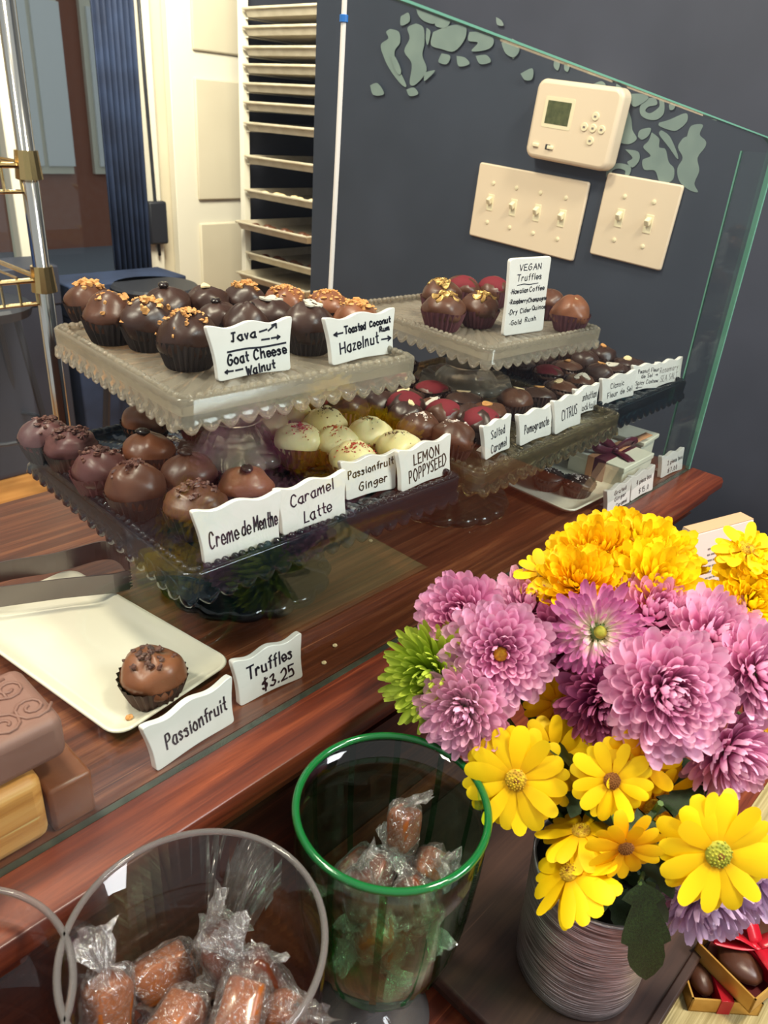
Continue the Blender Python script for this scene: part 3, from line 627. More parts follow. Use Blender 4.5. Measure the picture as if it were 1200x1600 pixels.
def topping(kind, zt, rz):
    """loose pieces scattered over the crown of the chocolate"""
    v = random.randrange(3); key = (kind, round(zt, 4), v)
    if key in TOPM: return TOPM[key]
    zc = zt - rz; mb = MB()
    def surf(th, ph, off=0):
        s = math.sin(th); return Vector(((.0186 + off) * s * math.cos(ph), (.0183 + off) * s * math.sin(ph), zc + (rz + off) * math.cos(th)))
    def chunk(c, r):
        e = (r * U(.6, 1.3), r * U(.6, 1.2), r * U(.5, 1)); mb.sphere(c, e, 5, 4, lambda p: 1 + .3 * math.sin(9 * p[0] + 7 * p[1] + c[0] * 900))
    ph0 = U(0, 6)
    if kind == 'nut':
        for _ in range(34): chunk(surf(abs(random.gauss(0, .42)), U(0, 6.28), .0008), U(.0012, .0032))
        mk = 'nut'
    elif kind == 'crumb':
        for _ in range(80): chunk(surf(abs(random.gauss(0, .55)), U(0, 6.28), .0005), U(.0008, .0019))
        mk = 'nut'
    elif kind == 'nib':
        for _ in range(34): chunk(surf(abs(random.gauss(.1, .38)), U(0, 6.28), .0006), U(.0012, .0024))
        mk = 'nib'
    elif kind in ('salt', 'poppy', 'redsp'):
        for _ in range({'salt': 44, 'poppy': 60, 'redsp': 130}[kind]): chunk(surf(abs(random.gauss(.15, .42)), ph0 + random.gauss(0, 1.3), .0001), U(.0006, .0013) * (1.0 if kind != 'poppy' else .62) * (.62 if kind == 'redsp' else 1))
        mk = {'salt': 'salt', 'poppy': 'poppy', 'redsp': 'red_dust'}[kind]
    elif kind == 'reddust':
        mb.sphere((0, 0, zc), (.0187, .0184, rz + .0007), 24, 14, lambda p: 1 if p[2] > .35 + .25 * math.sin(4 * math.atan2(p[1], p[0])) else .9); mk = 'redpowder'
    elif kind == 'bean':
        for k in range(1 if v < 2 else 2):
            c = surf(.15 + .75 * k, ph0, .0015)
            b = MB().sphere((0, 0, 0), (.0058, .0042, .0026), 12, 8, lambda p: 1 - .35 * max(0, p[2]) * math.exp(-(p[1] * 5) ** 2))
            mb.add([Vector(q) + c for q in b.v], b.f)
        mk = 'bean'
    elif kind in ('almond', 'flake', 'gold', 'orange'):
        nn = {'almond': 1, 'flake': 2, 'gold': 16, 'orange': 1}[kind]
        for k in range(nn):
            c = surf(U(0, .35 if nn < 3 else .8), U(0, 6.28), .0004); a = U(0, 6.28); L = U(.006, .009) * (.5 if kind == 'gold' else 1); W = L * U(.45, .7); vs = []
            for i in range(12):
                b = 2 * PI * i / 12; x = L * math.cos(b); y = W * math.sin(b) * (1 - .25 * math.cos(b)); x, y = x*math.cos(a)-y*math.sin(a), x*math.sin(a)+y*math.cos(a)
                vs.append(c + Vector((x, y, .001 * math.cos(2 * b) - 30 * ((c.x+x)**2 + (c.y+y)**2 - c.x**2 - c.y**2))))
            vs2 = [q + Vector((0, 0, .0012)) for q in vs]
            mb.add(vs + vs2, [tuple(range(12))[::-1], tuple(range(12, 24))] + [(i, (i+1) % 12, 12+(i+1) % 12, 12+i) for i in range(12)])
        mk = {'almond': 'almond', 'flake': 'silver_leaf', 'gold': 'gold_leaf', 'orange': 'nut'}[kind]
    me = mb.mesh('topping', kind in ('bean', 'reddust')); me.materials.append(M[mk]); TOPM[key] = me; return me
NAMES = {'nut': 'nut_topping', 'crumb': 'crumb_topping', 'nib': 'cocoa_nibs', 'salt': 'salt_crystals', 'poppy': 'poppy_seeds', 'redsp': 'red_sprinkles', 'reddust': 'red_dusting', 'bean': 'coffee_bean',
         'almond': 'almond_flake', 'flake': 'white_flake', 'gold': 'gold_flakes', 'orange': 'orange_peel'}
def truffle(x, y, z, label, group, kind='round', mk='choc', top=None, ck='cup_brown', s=1, name='truffle', tilt=(0, 0), ang=None, lift=0):
    t = thing(name, label, 'truffle' if name == 'truffle' else 'chocolate', (x, y, z), 0, group)
    t.rotation_euler = (tilt[0], tilt[1], U(0, 6.28) if ang is None else ang); t.scale = (s, s, s)
    c = obj('paper_cup', cup(ck), None, t)
    me = body(kind, mk); b = obj('chocolate_body', me, None, t, loc=(0, 0, lift))
    if top:
        p = obj(NAMES[top], topping(top, me['top'], RZ[kind]), None, t, loc=(0, 0, lift))
        if top not in ('bean', 'almond', 'orange', 'flake', 'reddust'): p['kind'] = 'stuff'
    return t
def trf(px, py, zs, *a, hc=.021, **k):
    s = k.get('s', 1); p = onz(px, py, zs + hc * s); return truffle(p.x, p.y, zs, *a, **k)
SA = ZA - .0045; SB = ZB - .0045; SE = ZE - .0045
GA = 'truffles on the clear raised stand'
trf(139, 462, SA, 'nut crumbed truffle at the far window corner of the upper clear stand', GA, 'round', 'choc', 'nut', 'cup_black')
trf(172, 486, SA, 'truffle with chopped nuts, second along the window side of the upper stand', GA, 'peak', 'choc', 'nut', 'cup_black', s=1.05)
trf(231, 498, SA, 'nut sprinkled truffle, third along the window side of the upper stand', GA, 'tall', 'choc_dark', 'nut', 'cup_black')
trf(293, 520, SA, 'big dark truffle with a line of crumbs beside the Java card', GA, 'tall', 'choc_dark', 'crumb', 'cup_black', s=1.08)
trf(262, 468, SA, 'dark truffle topped with coffee beans behind the nut truffles', GA, 'round', 'choc_dark', 'bean', 'cup_black')
trf(324, 466, SA, 'smooth dark truffle with one pale almond, back row of upper stand', GA, 'round', 'choc_dark', 'almond', 'cup_black')
trf(342, 492, SA, 'dark truffle with coffee bean just above the Java card', GA, 'round', 'choc_dark', 'bean', 'cup_black', s=.92)
trf(384, 462, SA, 'dark truffle with walnut crumbs in the back row of upper stand', GA, 'round', 'choc_dark', 'nut', 'cup_black')
trf(384, 500, SA, 'dark truffle half hidden behind the arrow corner of the Java card', GA, 'peak', 'choc_dark', 'bean', 'cup_black', s=.95)
trf(421, 487, SA, 'dark truffle with a long pale flake, middle of upper stand', GA, 'round', 'choc_dark', 'flake', 'cup_black', s=1.05)
trf(446, 466, SA, 'truffle covered all over in golden crumbs, back row of upper stand', GA, 'round', 'choc_milk', 'crumb', 'cup_black', s=.98)
trf(482, 503, SA, 'large plain dark truffle between the two cards of the upper stand', GA, 'tall', 'choc_dark', 'flake', 'cup_black', s=1.04)
trf(512, 474, SA, 'milk chocolate truffle with coconut crumbs behind the plain dark one', GA, 'round', 'choc_milk', 'crumb', 'cup_black')
trf(558, 492, SA, 'milk chocolate truffle with hazelnut bits peeking over the Hazelnut card', GA, 'round', 'choc_milk', 'nut', 'cup_black')
GB = 'dark truffles on the blue smoky stand'
trf(70, 675, SB, 'dark truffle with sprinkles on the window corner of the lower stand', GB, 'round', 'choc_purple', 'nib', 'cup_black')
trf(112, 692, SB, 'large purplish truffle with nibs, second from the window corner below', GB, 'swirl', 'choc_purple', 'nib', 'cup_black', s=1.02)
trf(156, 725, SB, 'nib covered truffle in a plum paper cup on the lower stand', GB, 'round', 'choc_purple', 'nib', 'cup_purple', s=1.03)
trf(211, 755, SB, 'tall brown truffle crowned with nibs nearest the front beaded edge', GB, 'tall', 'choc', 'nib', 'cup_black', s=1.02)
trf(227, 650, SB, 'smooth milk chocolate truffle under the upper stand skirt', GB, 'round', 'choc_milk', None, 'cup_black')
trf(231, 697, SB, 'milk chocolate truffle with two coffee beans on the lower stand', GB, 'round', 'choc_milk', 'bean', 'cup_black')
trf(296, 732, SB, 'round truffle with coffee bean in front of the glass pedestal', GB, 'round', 'choc', 'bean', 'cup_black', s=1.03)
trf(304, 782, SB, 'swirled brown truffle with crystals behind the menthe card', GB, 'swirl', 'choc', 'nib', 'cup_black', s=1.05)
trf(384, 752, SB, 'glossy milk chocolate truffle with coffee bean above the latte card', GB, 'round', 'choc_milk', 'bean', 'cup_black', s=.98)
trf(318, 655, SB, 'shadowed dark truffle directly behind the glass pedestal', GB, 'round', 'choc_dark', None, 'cup_purple')
trf(545, 628, SB, 'dark truffle in a ribbed plum cup behind the white truffles', GB, 'round', 'choc_dark', None, 'cup_purple')
trf(498, 617, SB, 'dark truffle in plum cup deeper behind the white truffles', GB, 'round', 'choc_dark', 'reddust', 'cup_purple')
GW = 'white chocolate truffles on the blue smoky stand'
trf(417, 655, SB, 'white truffle with red sprinkles beside the glass pedestal', GW, 'round', 'white_choc', 'redsp', 'cup_purple')
trf(456, 643, SB, 'plain ivory truffle at the back of the white group', GW, 'round', 'white_choc', None, 'cup_purple', s=.95)
trf(467, 682, SB, 'white truffle heavily dusted red in the middle of the white group', GW, 'round', 'white_choc', 'redsp', 'cup_purple', s=1.02)
trf(507, 655, SB, 'white truffle with black seeds in the back row of the white group', GW, 'round', 'white_choc', 'poppy', 'cup_purple')
trf(525, 685, SB, 'pale yellow truffle with few red specks between the seeded ones', GW, 'round', 'white_choc', 'redsp', 'cup_purple', s=.95)
trf(577, 672, SB, 'pale yellow truffle with poppy seeds above the ginger card', GW, 'round', 'white_choc', 'poppy', 'cup_purple', s=1.0)
trf(553, 712, SB, 'white truffle with red specks peeking over the ginger card', GW, 'round', 'white_choc', 'redsp', 'cup_purple', s=1.02)
trf(624, 695, SB, 'poppy seed truffle just above the lemon card', GW, 'round', 'white_choc', 'poppy', 'cup_purple', s=1.02)
GC = 'fruit and salt truffles on the straw glass stand'
trf(634, 630, SB, 'red dusted dark truffle beside the clear stand skirt', GC, 'round', 'choc_dark', 'reddust', 'cup_brown')
trf(655, 662, SB, 'brown truffle sprinkled with white salt, nearest the lemon card', GC, 'round', 'choc', 'salt', 'cup_brown', s=.98)
trf(694, 642, SB, 'red dusted truffle between the two salted ones', GC, 'round', 'choc', 'reddust', 'cup_brown', s=.95)
trf(709, 676, SB, 'brown truffle with a pearl salt cap behind the salted caramel card', GC, 'round', 'choc', 'salt', 'cup_brown', s=.98)
trf(752, 655, SB, 'red dusted truffle close to the salted caramel card corner', GC, 'round', 'choc_dark', 'reddust', 'cup_brown')
GE = 'vegan truffles on the small clear stand'
trf(694, 476, SE, 'gold dusted truffle at the front corner of the vegan stand', GE, 'round', 'choc', 'gold', 'cup_purple', s=1.10)
trf(690, 458, SE + .0, 'gold flaked truffle just behind the front corner one', GE, 'round', 'choc', 'gold', 'cup_purple', s=1.08, lift=.002)
trf(750, 474, SE, 'gold dusted truffle beside the vegan card', GE, 'round', 'choc', 'gold', 'cup_purple', s=1.03)
trf(723, 446, SE, 'red dusted truffle in the back of the vegan stand', GE, 'round', 'choc', 'reddust', 'cup_purple', s=1.01)
trf(771, 447, SE, 'red topped truffle behind the vegan card edge', GE, 'round', 'choc', 'reddust', 'cup_purple', s=0.99)
trf(857, 466, SE, 'plain truffle half hidden by the vegan card', GE, 'round', 'choc', None, 'cup_purple', s=0.95)
trf(893, 483, SE, 'truffle with one curled flake alone at the wall end of vegan stand', GE, 'peak', 'choc_milk', 'almond', 'cup_purple', s=1.0)
# tight rows of small chocolates on the two wall-end stands
GD = 'small chocolates in rows behind the flavour cards'
onames = ['first', 'second', 'third', 'fourth', 'fifth', 'sixth', 'seventh', 'eighth', 'ninth', 'tenth', 'eleventh']
rows = ['front', 'second', 'third', 'fourth', 'rear']
tops = ['almond', 'orange', 'flake', None, 'almond', 'salt', 'orange', 'reddust']
desc = {'almond': 'almond topped', 'orange': 'orange peel topped', 'flake': 'white flaked', None: 'plain', 'salt': 'salted', 'reddust': 'red dusted'}
random.seed(21)
for r in range(5):
    for k in range(10):
        x = .478 + .0372 * k + U(-.002, .002); y = .372 + .0372 * r + U(-.002, .002)
        if math.hypot(x - .6285, y - .4635) < .069: continue
        if .458 < x < .50 and y < .40: continue
        if x > .832 or .668 < x < .684: x += .0
        tp = random.choice(tops); kd = random.choice(['flat', 'round', 'flat'])
        truffle(x, y, SB, f'{desc[tp]} dark chocolate, {onames[k]} from the blue stand in the {rows[r]} packed row', GD, kd, random.choice(['choc', 'choc_dark', 'choc_dark']), tp, 'cup_brown', s=.93 if kd == 'flat' else .88)
# ------------------------------------------------------------------ handwriting
GL = {'a': (7, '~56 26 04 02 20 40 53/56 50 60'), 'b': (7, '0A 00/~04 26 46 54 52 40 20 02'), 'c': (6, '~55 36 16 03 11 30 51'), 'd': (7, '5A 50/~55 36 16 03 11 30 52'),
 'e': (6, '~03 53 45 26 05 02 20 51'), 'f': (5, '~4A 29 27 20/06 46'), 'g': (7, '~56 26 04 12 32 55/~56 51 4y 2z 0y'), 'h': (7, '0A 00/~04 26 46 50'), 'i': (3, '16 10/19 18'),
 'k': (6, '0A 00/45 02 40'), 'l': (3, '1A 10'), 'm': (10, '06 00/~04 26 36 40/~44 66 76 80'), 'n': (7, '06 00/~04 26 46 50'), 'o': (7, '~26 04 02 20 40 52 54 36 26'),
 'p': (7, '06 0z/~04 26 46 54 52 40 20 02'), 'r': (6, '06 00/~03 26 45'), 's': (6, '~45 26 05 33 41 20 01'), 't': (5, '2A 21 40/06 46'), 'u': (7, '~06 01 20 50/56 50'),
 'v': (6, '06 20 46'), 'w': (9, '06 20 35 50 76'), 'x': (6, '06 50/56 00'), 'y': (7, '06 32/56 1z'), 'z': (6, '06 46 00 40'),
 'A': (8, '00 4A 70/14 64'), 'B': (7, '0A 00/~0A 4A 58 35 05/~35 53 41 00'), 'C': (8, '~68 4A 19 04 11 30 61'), 'D': (9, '0A 00/~0A 4A 75 30 00'), 'E': (7, '6A 0A 00 60/05 45'),
 'F': (7, '6A 0A 00/05 45'), 'G': (8, '~69 3A 05 11 40 62 65 35'), 'H': (9, '0A 00/7A 70/05 75'), 'I': (3, '0A 00'), 'J': (7, '1A 5A/~3A 32 20 01'), 'L': (6, '0A 00 50'),
 'M': (10, '00 0A 43 8A 80'), 'N': (8, '00 0A 60 6A'), 'O': (10, '~3A 05 30 60 85 5A 3A'), 'P': (7, '0A 00/~0A 4A 57 35 05'), 'Q': (9, '~3A 05 30 60 85 5A 3A/52 80'),
 'R': (8, '0A 00/~0A 4A 57 35 05/25 60'), 'S': (7, '~69 3A 08 35 52 30 01'), 'T': (9, '0A 8A/4A 40'), 'U': (8, '~0A 02 30 62 6A'), 'V': (7, '0A 30 6A'), 'W': (9, '0A 20 37 50 8A'), 'Y': (7, '0A 35/6A 20'),
 '1': (4, '18 3A 30'), '2': (7, '~08 3A 58 54 00/00 60'), '3': (6, '~09 3A 48 25/~25 53 30 01'), '4': (7, '3A 04 64/5A 40'), '5': (7, '5A 0A 05/~05 36 53 40 00'), '7': (6, '0A 5A 20'),
 '0': (6, '~2A 05 20 45 2A'), '9': (6, '~57 25 08 3A 58 30'), '$': (7, '~59 28 06 45 42 11 02/3B 3x'), '.': (3, '10 11'), ':': (3, '01 02/05 06'), ' ': (5, ''),
 '>': (12, '04 A4/77 A4 71'), '<': (12, 'A4 04/37 04 31'), '^': (12, '02 A8/58 A8 A3'), '-': (10, '04 94'), '*': (3, '03 04')}
YV = {'x': -1, 'y': -2, 'z': -3, 'A': 10, 'B': 11}
def strokes(txt, jit=.35):
    x = 0; out = []
    for c in txt:
        wd, s = GL[c]
        for st in s.split('/') if s else []:
            sm = st.startswith('~'); st = st.lstrip('~'); pts = []
            for tk in st.split(): px = 10 if tk[0] == 'A' else int(tk[0]); py = YV.get(tk[1]) if tk[1] in YV else int(tk[1]); pts.append((x + px + U(-jit, jit), py + U(-jit, jit)))
            out.append(cat_rom(pts, 5) if sm else cat_rom(pts, 3) if len(pts) == 2 else pts)
        x += wd + 1.5
    return out, max(x - 1.5, 1)
def ribbon(mb, pts, wd, y):
    n = len(pts)
    for i in range(n - 1):
        a = Vector(pts[i]); b = Vector(pts[i + 1]); d = b - a
        if d.length < 1e-7: continue
        d.normalize(); p = Vector((-d.y, d.x)) * wd / 2; a2 = a - d * wd * .35; b2 = b + d * wd * .35
        q = [a2 - p, b2 - p, b2 + p, a2 + p]; mb.add([(v.x, y, v.y) for v in q], [(0, 1, 2, 3)])
def write(lines, w_, h_, y, pen):
    """lines: (text, x0, x1, z, capheight, slope) in fractions of card width / height; '_' draws a rule"""
    mb = MB()
    for ln in lines:
        txt, x0, x1, z, ch, sl = ln; x0 *= w_; x1 *= w_; z *= h_; ch *= h_
        if txt == '_':
            ribbon(mb, cat_rom([(x0, z), (x0 + (x1-x0)*.3, z + ch*.2), (x0 + (x1-x0)*.6, z - ch*.1 + sl*(x1-x0)*.6), (x1, z + sl*(x1-x0))], 5), pen, y); continue
        st, W = strokes(txt)
        for s in st: ribbon(mb, [(x0 + a / W * (x1 - x0), z + b * ch / 10 + sl * (a / W) * (x1 - x0)) for a, b in s], pen, y)
    return mb
def card(bl, br, h, z, label, lines, pen=.0011, lean=.16, ink='ink', flare=.003, loc=None, tall=False, wave=.0015, th=.0042):
    a = onz(*bl, z); b = onz(*br, z); w_ = (b - a).length; an = math.atan2(b.y - a.y, b.x - a.x)
    t = thing('flavour_card', label, 'sign', a, an, 'white ceramic price and flavour cards')
    n = 24; top = []; bot = []; wave = wave * min(1, w_ / .05)
    for i in range(n + 1):
        f = i / n; xx = -flare + f * (w_ + 2 * flare)
        top.append((xx, h + (wave * math.cos(f * 4 * PI) if not tall else 0)))
        bot.append((f * w_, .0 + (abs(math.sin(f * PI * 1.0)) ** 2) * (.0012 if not tall else 0)))
    side = lambda s: [((w_ if s else 0) + (1 if s else -1) * (flare * (k / 6) ** 1.3 - .0012 * math.sin(PI * k / 6)), h * k / 6) for k in range(1, 6)]
    poly = bot + side(1) + top[::-1] + side(0)[::-1]
    # rounded corners
    rr = .0032 if not tall else .006
    rr = min(rr, w_ * .09); cs = [Vector(bot[0]), Vector(bot[-1]), Vector(top[-1]), Vector(top[0])]; keep = [(Vector(p), None) for p in poly]
    o_ = []; done = set(); m_ = len(poly); used = [min(((Vector(p) - c).length, k) for k, c in enumerate(cs)) for p in poly]
    start = next(k for k in range(m_) if used[k][0] > rr)
    for q in range(m_):
        k = (start + q) % m_; d, ci = used[k]
        if d > rr: o_.append(poly[k]); continue
        if ci in done: continue
        done.add(ci); c = cs[ci]; pa_ = Vector(o_[-1]); kk = k
        while used[kk % m_][0] <= rr: kk += 1
        pb_ = Vector(poly[kk % m_]); A_ = c + (pa_ - c).normalized() * rr * .8; B_ = c + (pb_ - c).normalized() * rr * .8
        for f in (0, .33, .67, 1): P_ = A_ * (1-f)**2 + c * 2*f*(1-f) + B_ * f*f; o_.append((P_.x, P_.y))
    poly = o_
    Rm = Matrix.Rotation(-lean, 4, 'X')
    fc = MB().prism(poly, 0, th)
    obj('card_face', fc, M['ceramic'], t, bevel=.0014, seg=3, M=Rm)
    wr_ = write(lines, w_, h, -.00025, pen * 1.08)
    obj('lettering', wr_, M[ink], t, M=Rm, fix=False, kind='stuff')
    fm = MB(); fm.add([(w_/2-.009, th*.9, .0), (w_/2+.009, th*.9, 0), (w_/2+.006, th + h*.08, h*.5), (w_/2-.006, th + h*.08, h*.5), (w_/2-.008, th+.013, 0), (w_/2+.008, th+.013, 0)],
        [(0,3,2,1), (0,1,5,4), (0,4,3), (1,2,5), (3,4,5,2)])
    obj('foot', fm, M['ceramic'], t, bevel=.0006)
    return t
random.seed(5)
card((341, 597), (455, 578), .0345, SA, 'white card on the upper stand reading Java above Goat Cheese Walnut', [('Java', .22, .56, .70, .15, .06), ('-^', .60, .86, .76, .15, .12), ('->', .62, .90, .62, .10, .03), ('_', .16, .95, .52, .1, .02), ('Goat', .15, .43, .28, .18, .05), ('Cheese', .50, .96, .31, .18, .05), ('<-', .10, .34, .12, .10, .02), ('Walnut', .38, .78, .04, .16, .08)], flare=.0045, pen=.00115)
card((519, 572), (615, 552), .0325, SA, 'white card reading Toasted Coconut Rum with Hazelnut arrow below', [('<', .06, .22, .60, .13, .05), ('Toasted', .22, .56, .64, .15, .04), ('Coconut', .62, .97, .69, .12, .06), ('Rum', .78, .95, .55, .10, .02), ('Hazelnut', .14, .76, .22, .24, .08), ('>', .80, .99, .30, .16, .0)], flare=.004, pen=.0011)
card((320, 884), (438, 850), .034, SB, 'white card reading Creme de Menthe on the lower stand edge', [('Creme', .09, .47, .28, .30, .08), ('de', .51, .63, .36, .26, .05), ('Menthe', .67, .99, .38, .28, .04)], flare=.0045, pen=.00085)
card((442, 838), (541, 805), .031, SB + .0005, 'white card reading Caramel Latte next to the menthe card', [('Caramel', .16, .84, .56, .24, .13), ('Latte', .34, .78, .14, .25, .12)], flare=.003, pen=.0009)
card((541, 783), (619, 763), .0285, SB, 'white card reading Passionfruit Ginger behind the latte card', [('Passionfruit', .06, .96, .55, .19, .10), ('Ginger', .26, .84, .18, .21, .11)], flare=.004, pen=.0008, ink='ink2')
card((627, 770), (704, 740), .031, SB, 'white card lettered LEMON POPPYSEED in narrow capitals', [('LEMON', .26, .78, .56, .25, .06), ('POPPYSEED', .16, .92, .16, .28, .10)], flare=.002, pen=.0009, ink='ink2')
card((758, 720), (797, 700), .029, SB, 'white card reading Salted Caramel, first card of the middle glass stand', [('Salted', .24, .80, .54, .24, .02), ('Caramel', .24, .86, .12, .24, .04)], flare=.003, pen=.0007)
card((812, 698), (861, 679), .0275, SB, 'white card reading Pomegranate between caramel and citrus cards', [('Pomegranate', .14, .92, .34, .28, .03)], flare=.003, pen=.0007)
card((867, 680), (907, 662), .031, SB, 'white card lettered CITRUS overlapping the cocktail card', [('CITRUS', .24, .84, .34, .30, .04)], flare=.004, pen=.0008)
card((900, 650), (932, 640), .026, SB, 'white card reading Manhattan Cocktail behind the citrus card', [('Manhattan', .10, .98, .50, .26, .02), ('Cocktail', .14, .92, .12, .24, .02)], flare=.004, pen=.0006)
card((940, 634), (990, 618), .0265, SB, 'white card reading Classic Fleur de Sel on the teal stand', [('Classic', .24, .66, .55, .2, .01), ('Fleur de Sel', .16, .94, .22, .2, .01)], flare=.002, pen=.0006)
card((988, 612), (1028, 606), .0275, SB, 'white card reading Peanut Fleur de Sel and Spicy Cashew', [('Peanut Fleur', .16, .98, .68, .15, .0), ('de Sel >', .3, .95, .48, .15, .0), ('Spicy Cashew', .1, .98, .24, .15, .0), ('<', .12, .4, .08, .12, .0)], flare=.002, pen=.0005)
card((1025, 605), (1063, 595), .0265, SB, 'faint lettered Rosemary Sea Salt card nearest the end glass', [('Rosemary', .1, .86, .55, .22, .0), ('SEA SALT', .16, .86, .18, .25, .0)], flare=.0015, pen=.00045, ink='print_grey')
card((786, 526), (849, 517), .070, SE, 'tall white card headed VEGAN Truffles with four flavours listed', [('VEGAN', .24, .78, .84, .075, .01), ('Truffles', .20, .80, .71, .08, .01), ('_', .22, .72, .655, .05, .02), ('*Hawaiian', .08, .50, .55, .06, .02), ('Coffee', .53, .90, .56, .06, .03), ('*Raspberry', .08, .52, .42, .055, .01), ('Champagne', .53, .98, .42, .055, .03), ('*Dry Cider', .08, .62, .28, .06, .03), ('Quince', .64, .98, .31, .055, .01), ('*Gold', .12, .42, .14, .06, .02), ('Rush', .50, .78, .16, .06, .02)], flare=.0, tall=True, pen=.0007, lean=.06)
card((375, 1105), (474, 1058), .0325, 0, 'white card reading Truffles $3.25 on the counter', [('Truffles', .16, .86, .52, .27, .05), ('$3.25', .36, .88, .13, .25, .06)], flare=.002, pen=.0012, th=.005)
card((245, 1207), (367, 1128), .031, 0, 'white card reading Passionfruit in front of the lone truffle', [('Passionfruit', .16, .93, .34, .30, .04)], flare=.0035, pen=.0011, th=.005)
card((948, 806), (984, 785), .026, 0, 'small white card reading Ginger Caramel beside the far plate', [('Grated', .28, .8, .68, .16, .02), ('Ginger', .3, .8, .42, .16, .02), ('Caramel', .38, .85, .12, .16, .02)], flare=.002, pen=.0006, th=.005)
card((985, 784), (1020, 765), .0275, 0, 'small white card priced for the 4 piece box', [('4 piece box', .22, .88, .56, .18, .02), ('$15.0', .34, .8, .16, .2, .0)], flare=.002, pen=.0006, th=.005)
card((1032, 748), (1066, 733), .0255, 0, 'small white card priced for the 2 piece box, nearest the end glass', [('2 piece box', .26, .95, .52, .18, .02), ('$7.00', .3, .75, .14, .2, .0)], flare=.001, pen=.0006, th=.005)
# ------------------------------------------------------------------ plates, tongs, boxes
def plate(pts, label, z=0, hh=.010, rim=.009):
    a, b, c = [Vector(p) for p in pts]   # left-back, front-left, front-right
    ex = c - b; ey = a - b; w_ = ex.length; an = math.atan2(ex.y, ex.x); n_ = Vector((-math.sin(an), math.cos(an), 0)); d_ = ey.dot(n_)
    t = thing('square_plate', label, 'plate', (b + ex / 2 + n_ * d_ / 2) * 1.0, an); t.location.z = z
    mb = MB(); ring = []
    prof = [(.022, 0), (.010, .0005), (.003, .006), (0, hh - .001), (.001, hh), (.0028, hh - .0006), (rim, .0045), (rim + .006, .0032)]
    for dd, zz in prof:
        for x, y in rrect(w_ - 2 * dd, d_ - 2 * dd, max(.004, .012 - dd * .4), 6): ring.append((x, y, zz))
    K = 28; n = len(prof)
    mb.add(ring, [(i*K+k, i*K+(k+1) % K, (i+1)*K+(k+1) % K, (i+1)*K+k) for i in range(n-1) for k in range(K)] + [tuple(range(K))[::-1], tuple(range((n-1)*K, n*K))])
    obj('dish', mb, M['plate'], t, smooth=True); return t
plate([onz(-12, 940, .01), onz(183, 1153, .01), onz(366, 1031, .01)], 'cream square plate under the lone truffle near the tongs')
plate([onz(765, 752, .01) + Vector((-.03, .06, 0)), onz(893, 800, .01), onz(942, 778, .01) + Vector((.055, 0, 0))], 'pale plate with two dark chocolates beside the gift boxes')
trf(238, 1048, .0035, 'lone milk chocolate truffle with cocoa nibs leaning in its cup on the plate', 'single truffle on the cream plate', 'round', 'choc_milk', 'nib', 'cup_brown', hc=.019, s=1.1, tilt=(.0, .0), lift=.001, ang=2.1)
cr = obj('crumb', MB().sphere((0, 0, .0012), (.0028, .0016, .0014), 7, 5, lambda p: 1 + .3 * math.sin(7 * p[0] + 3)), M['nut'], loc=onz(202, 1123, .004)); tag(cr, 'single brown crumb near the front corner of the cream plate', 'crumb')
random.seed(3)
for i, (a, b) in enumerate(((579, 846), (523, 1010), (506, 1037), (495, 890))):
    cr = obj('crumb', MB().sphere((0, 0, .0008), (.002, .0014, .001), 7, 5, lambda p: 1 + .3 * math.sin(7 * p[0] + 3)), M['almond'], loc=onz(a, b, .0))
    tag(cr, ['tiny pale crumb under the middle stand edge', 'pale crumb on the counter past the price card', 'smallest pale crumb near the front glass channel', 'pale crumb below the latte card on the bare counter'][i], 'crumb', 'crumbs on the counter top')
# tongs: two flat steel arms on edge with toothed tips
tt = thing('serving_tongs', 'flat dark steel serving tongs with toothed tips across the cream plate', 'tongs', onz(100, 920, .011))
def arm(path, z0, hgt, name):
    base = tt.location; mb = MB(); vs = []; n = len(path)
    for i, (p, tooth) in enumerate(path):
        vs += [(p.x - base.x, p.y - base.y, z0 - base.z), (p.x - base.x, p.y - base.y, z0 + hgt - base.z)]
    mb.add(vs, [(2*i, 2*i+2, 2*i+3, 2*i+1) for i in range(n - 1)])
    return obj(name, mb, M['steel'], tt, solid=.0012)
def lerp_path(pl, k=10):
    o = []
    for a, b in zip(pl[:-1], pl[1:]):
        for j in range(k): o.append(((a * (1 - j/k) + b * (j/k)), 0))
    o.append((pl[-1], 0)); return o
z0 = .0115
lo = [onz(-160, 972, z0), onz(0, 948, z0), onz(100, 934, z0), onz(180, 926, z0), onz(203, 920, z0)]
up_ = [onz(-160, 955, z0), onz(0, 909, z0), onz(90, 893, z0), onz(160, 874, z0), onz(188, 880, z0), onz(204, 905, z0)]
arm(lerp_path(lo), z0, .0165, 'arm'); arm(lerp_path([Vector(p) for p in cat_rom([tuple(p) for p in up_], 5)], 1), z0, .0165, 'arm')
tb = MB(); e = lo[-1] - tt.location; dr_ = (lo[-1] - lo[-2]).normalized()
for k in range(6):
    zz = z0 - tt.location.z + .0012 + k * .0026
    tb.add([(e.x, e.y, zz), (e.x, e.y, zz + .0024), (e.x + dr_.x * .0026, e.y + dr_.y * .0026, zz + .0012)], [(0, 1, 2)])
obj('teeth', tb, M['steel'], tt, solid=.0012, kind='stuff')
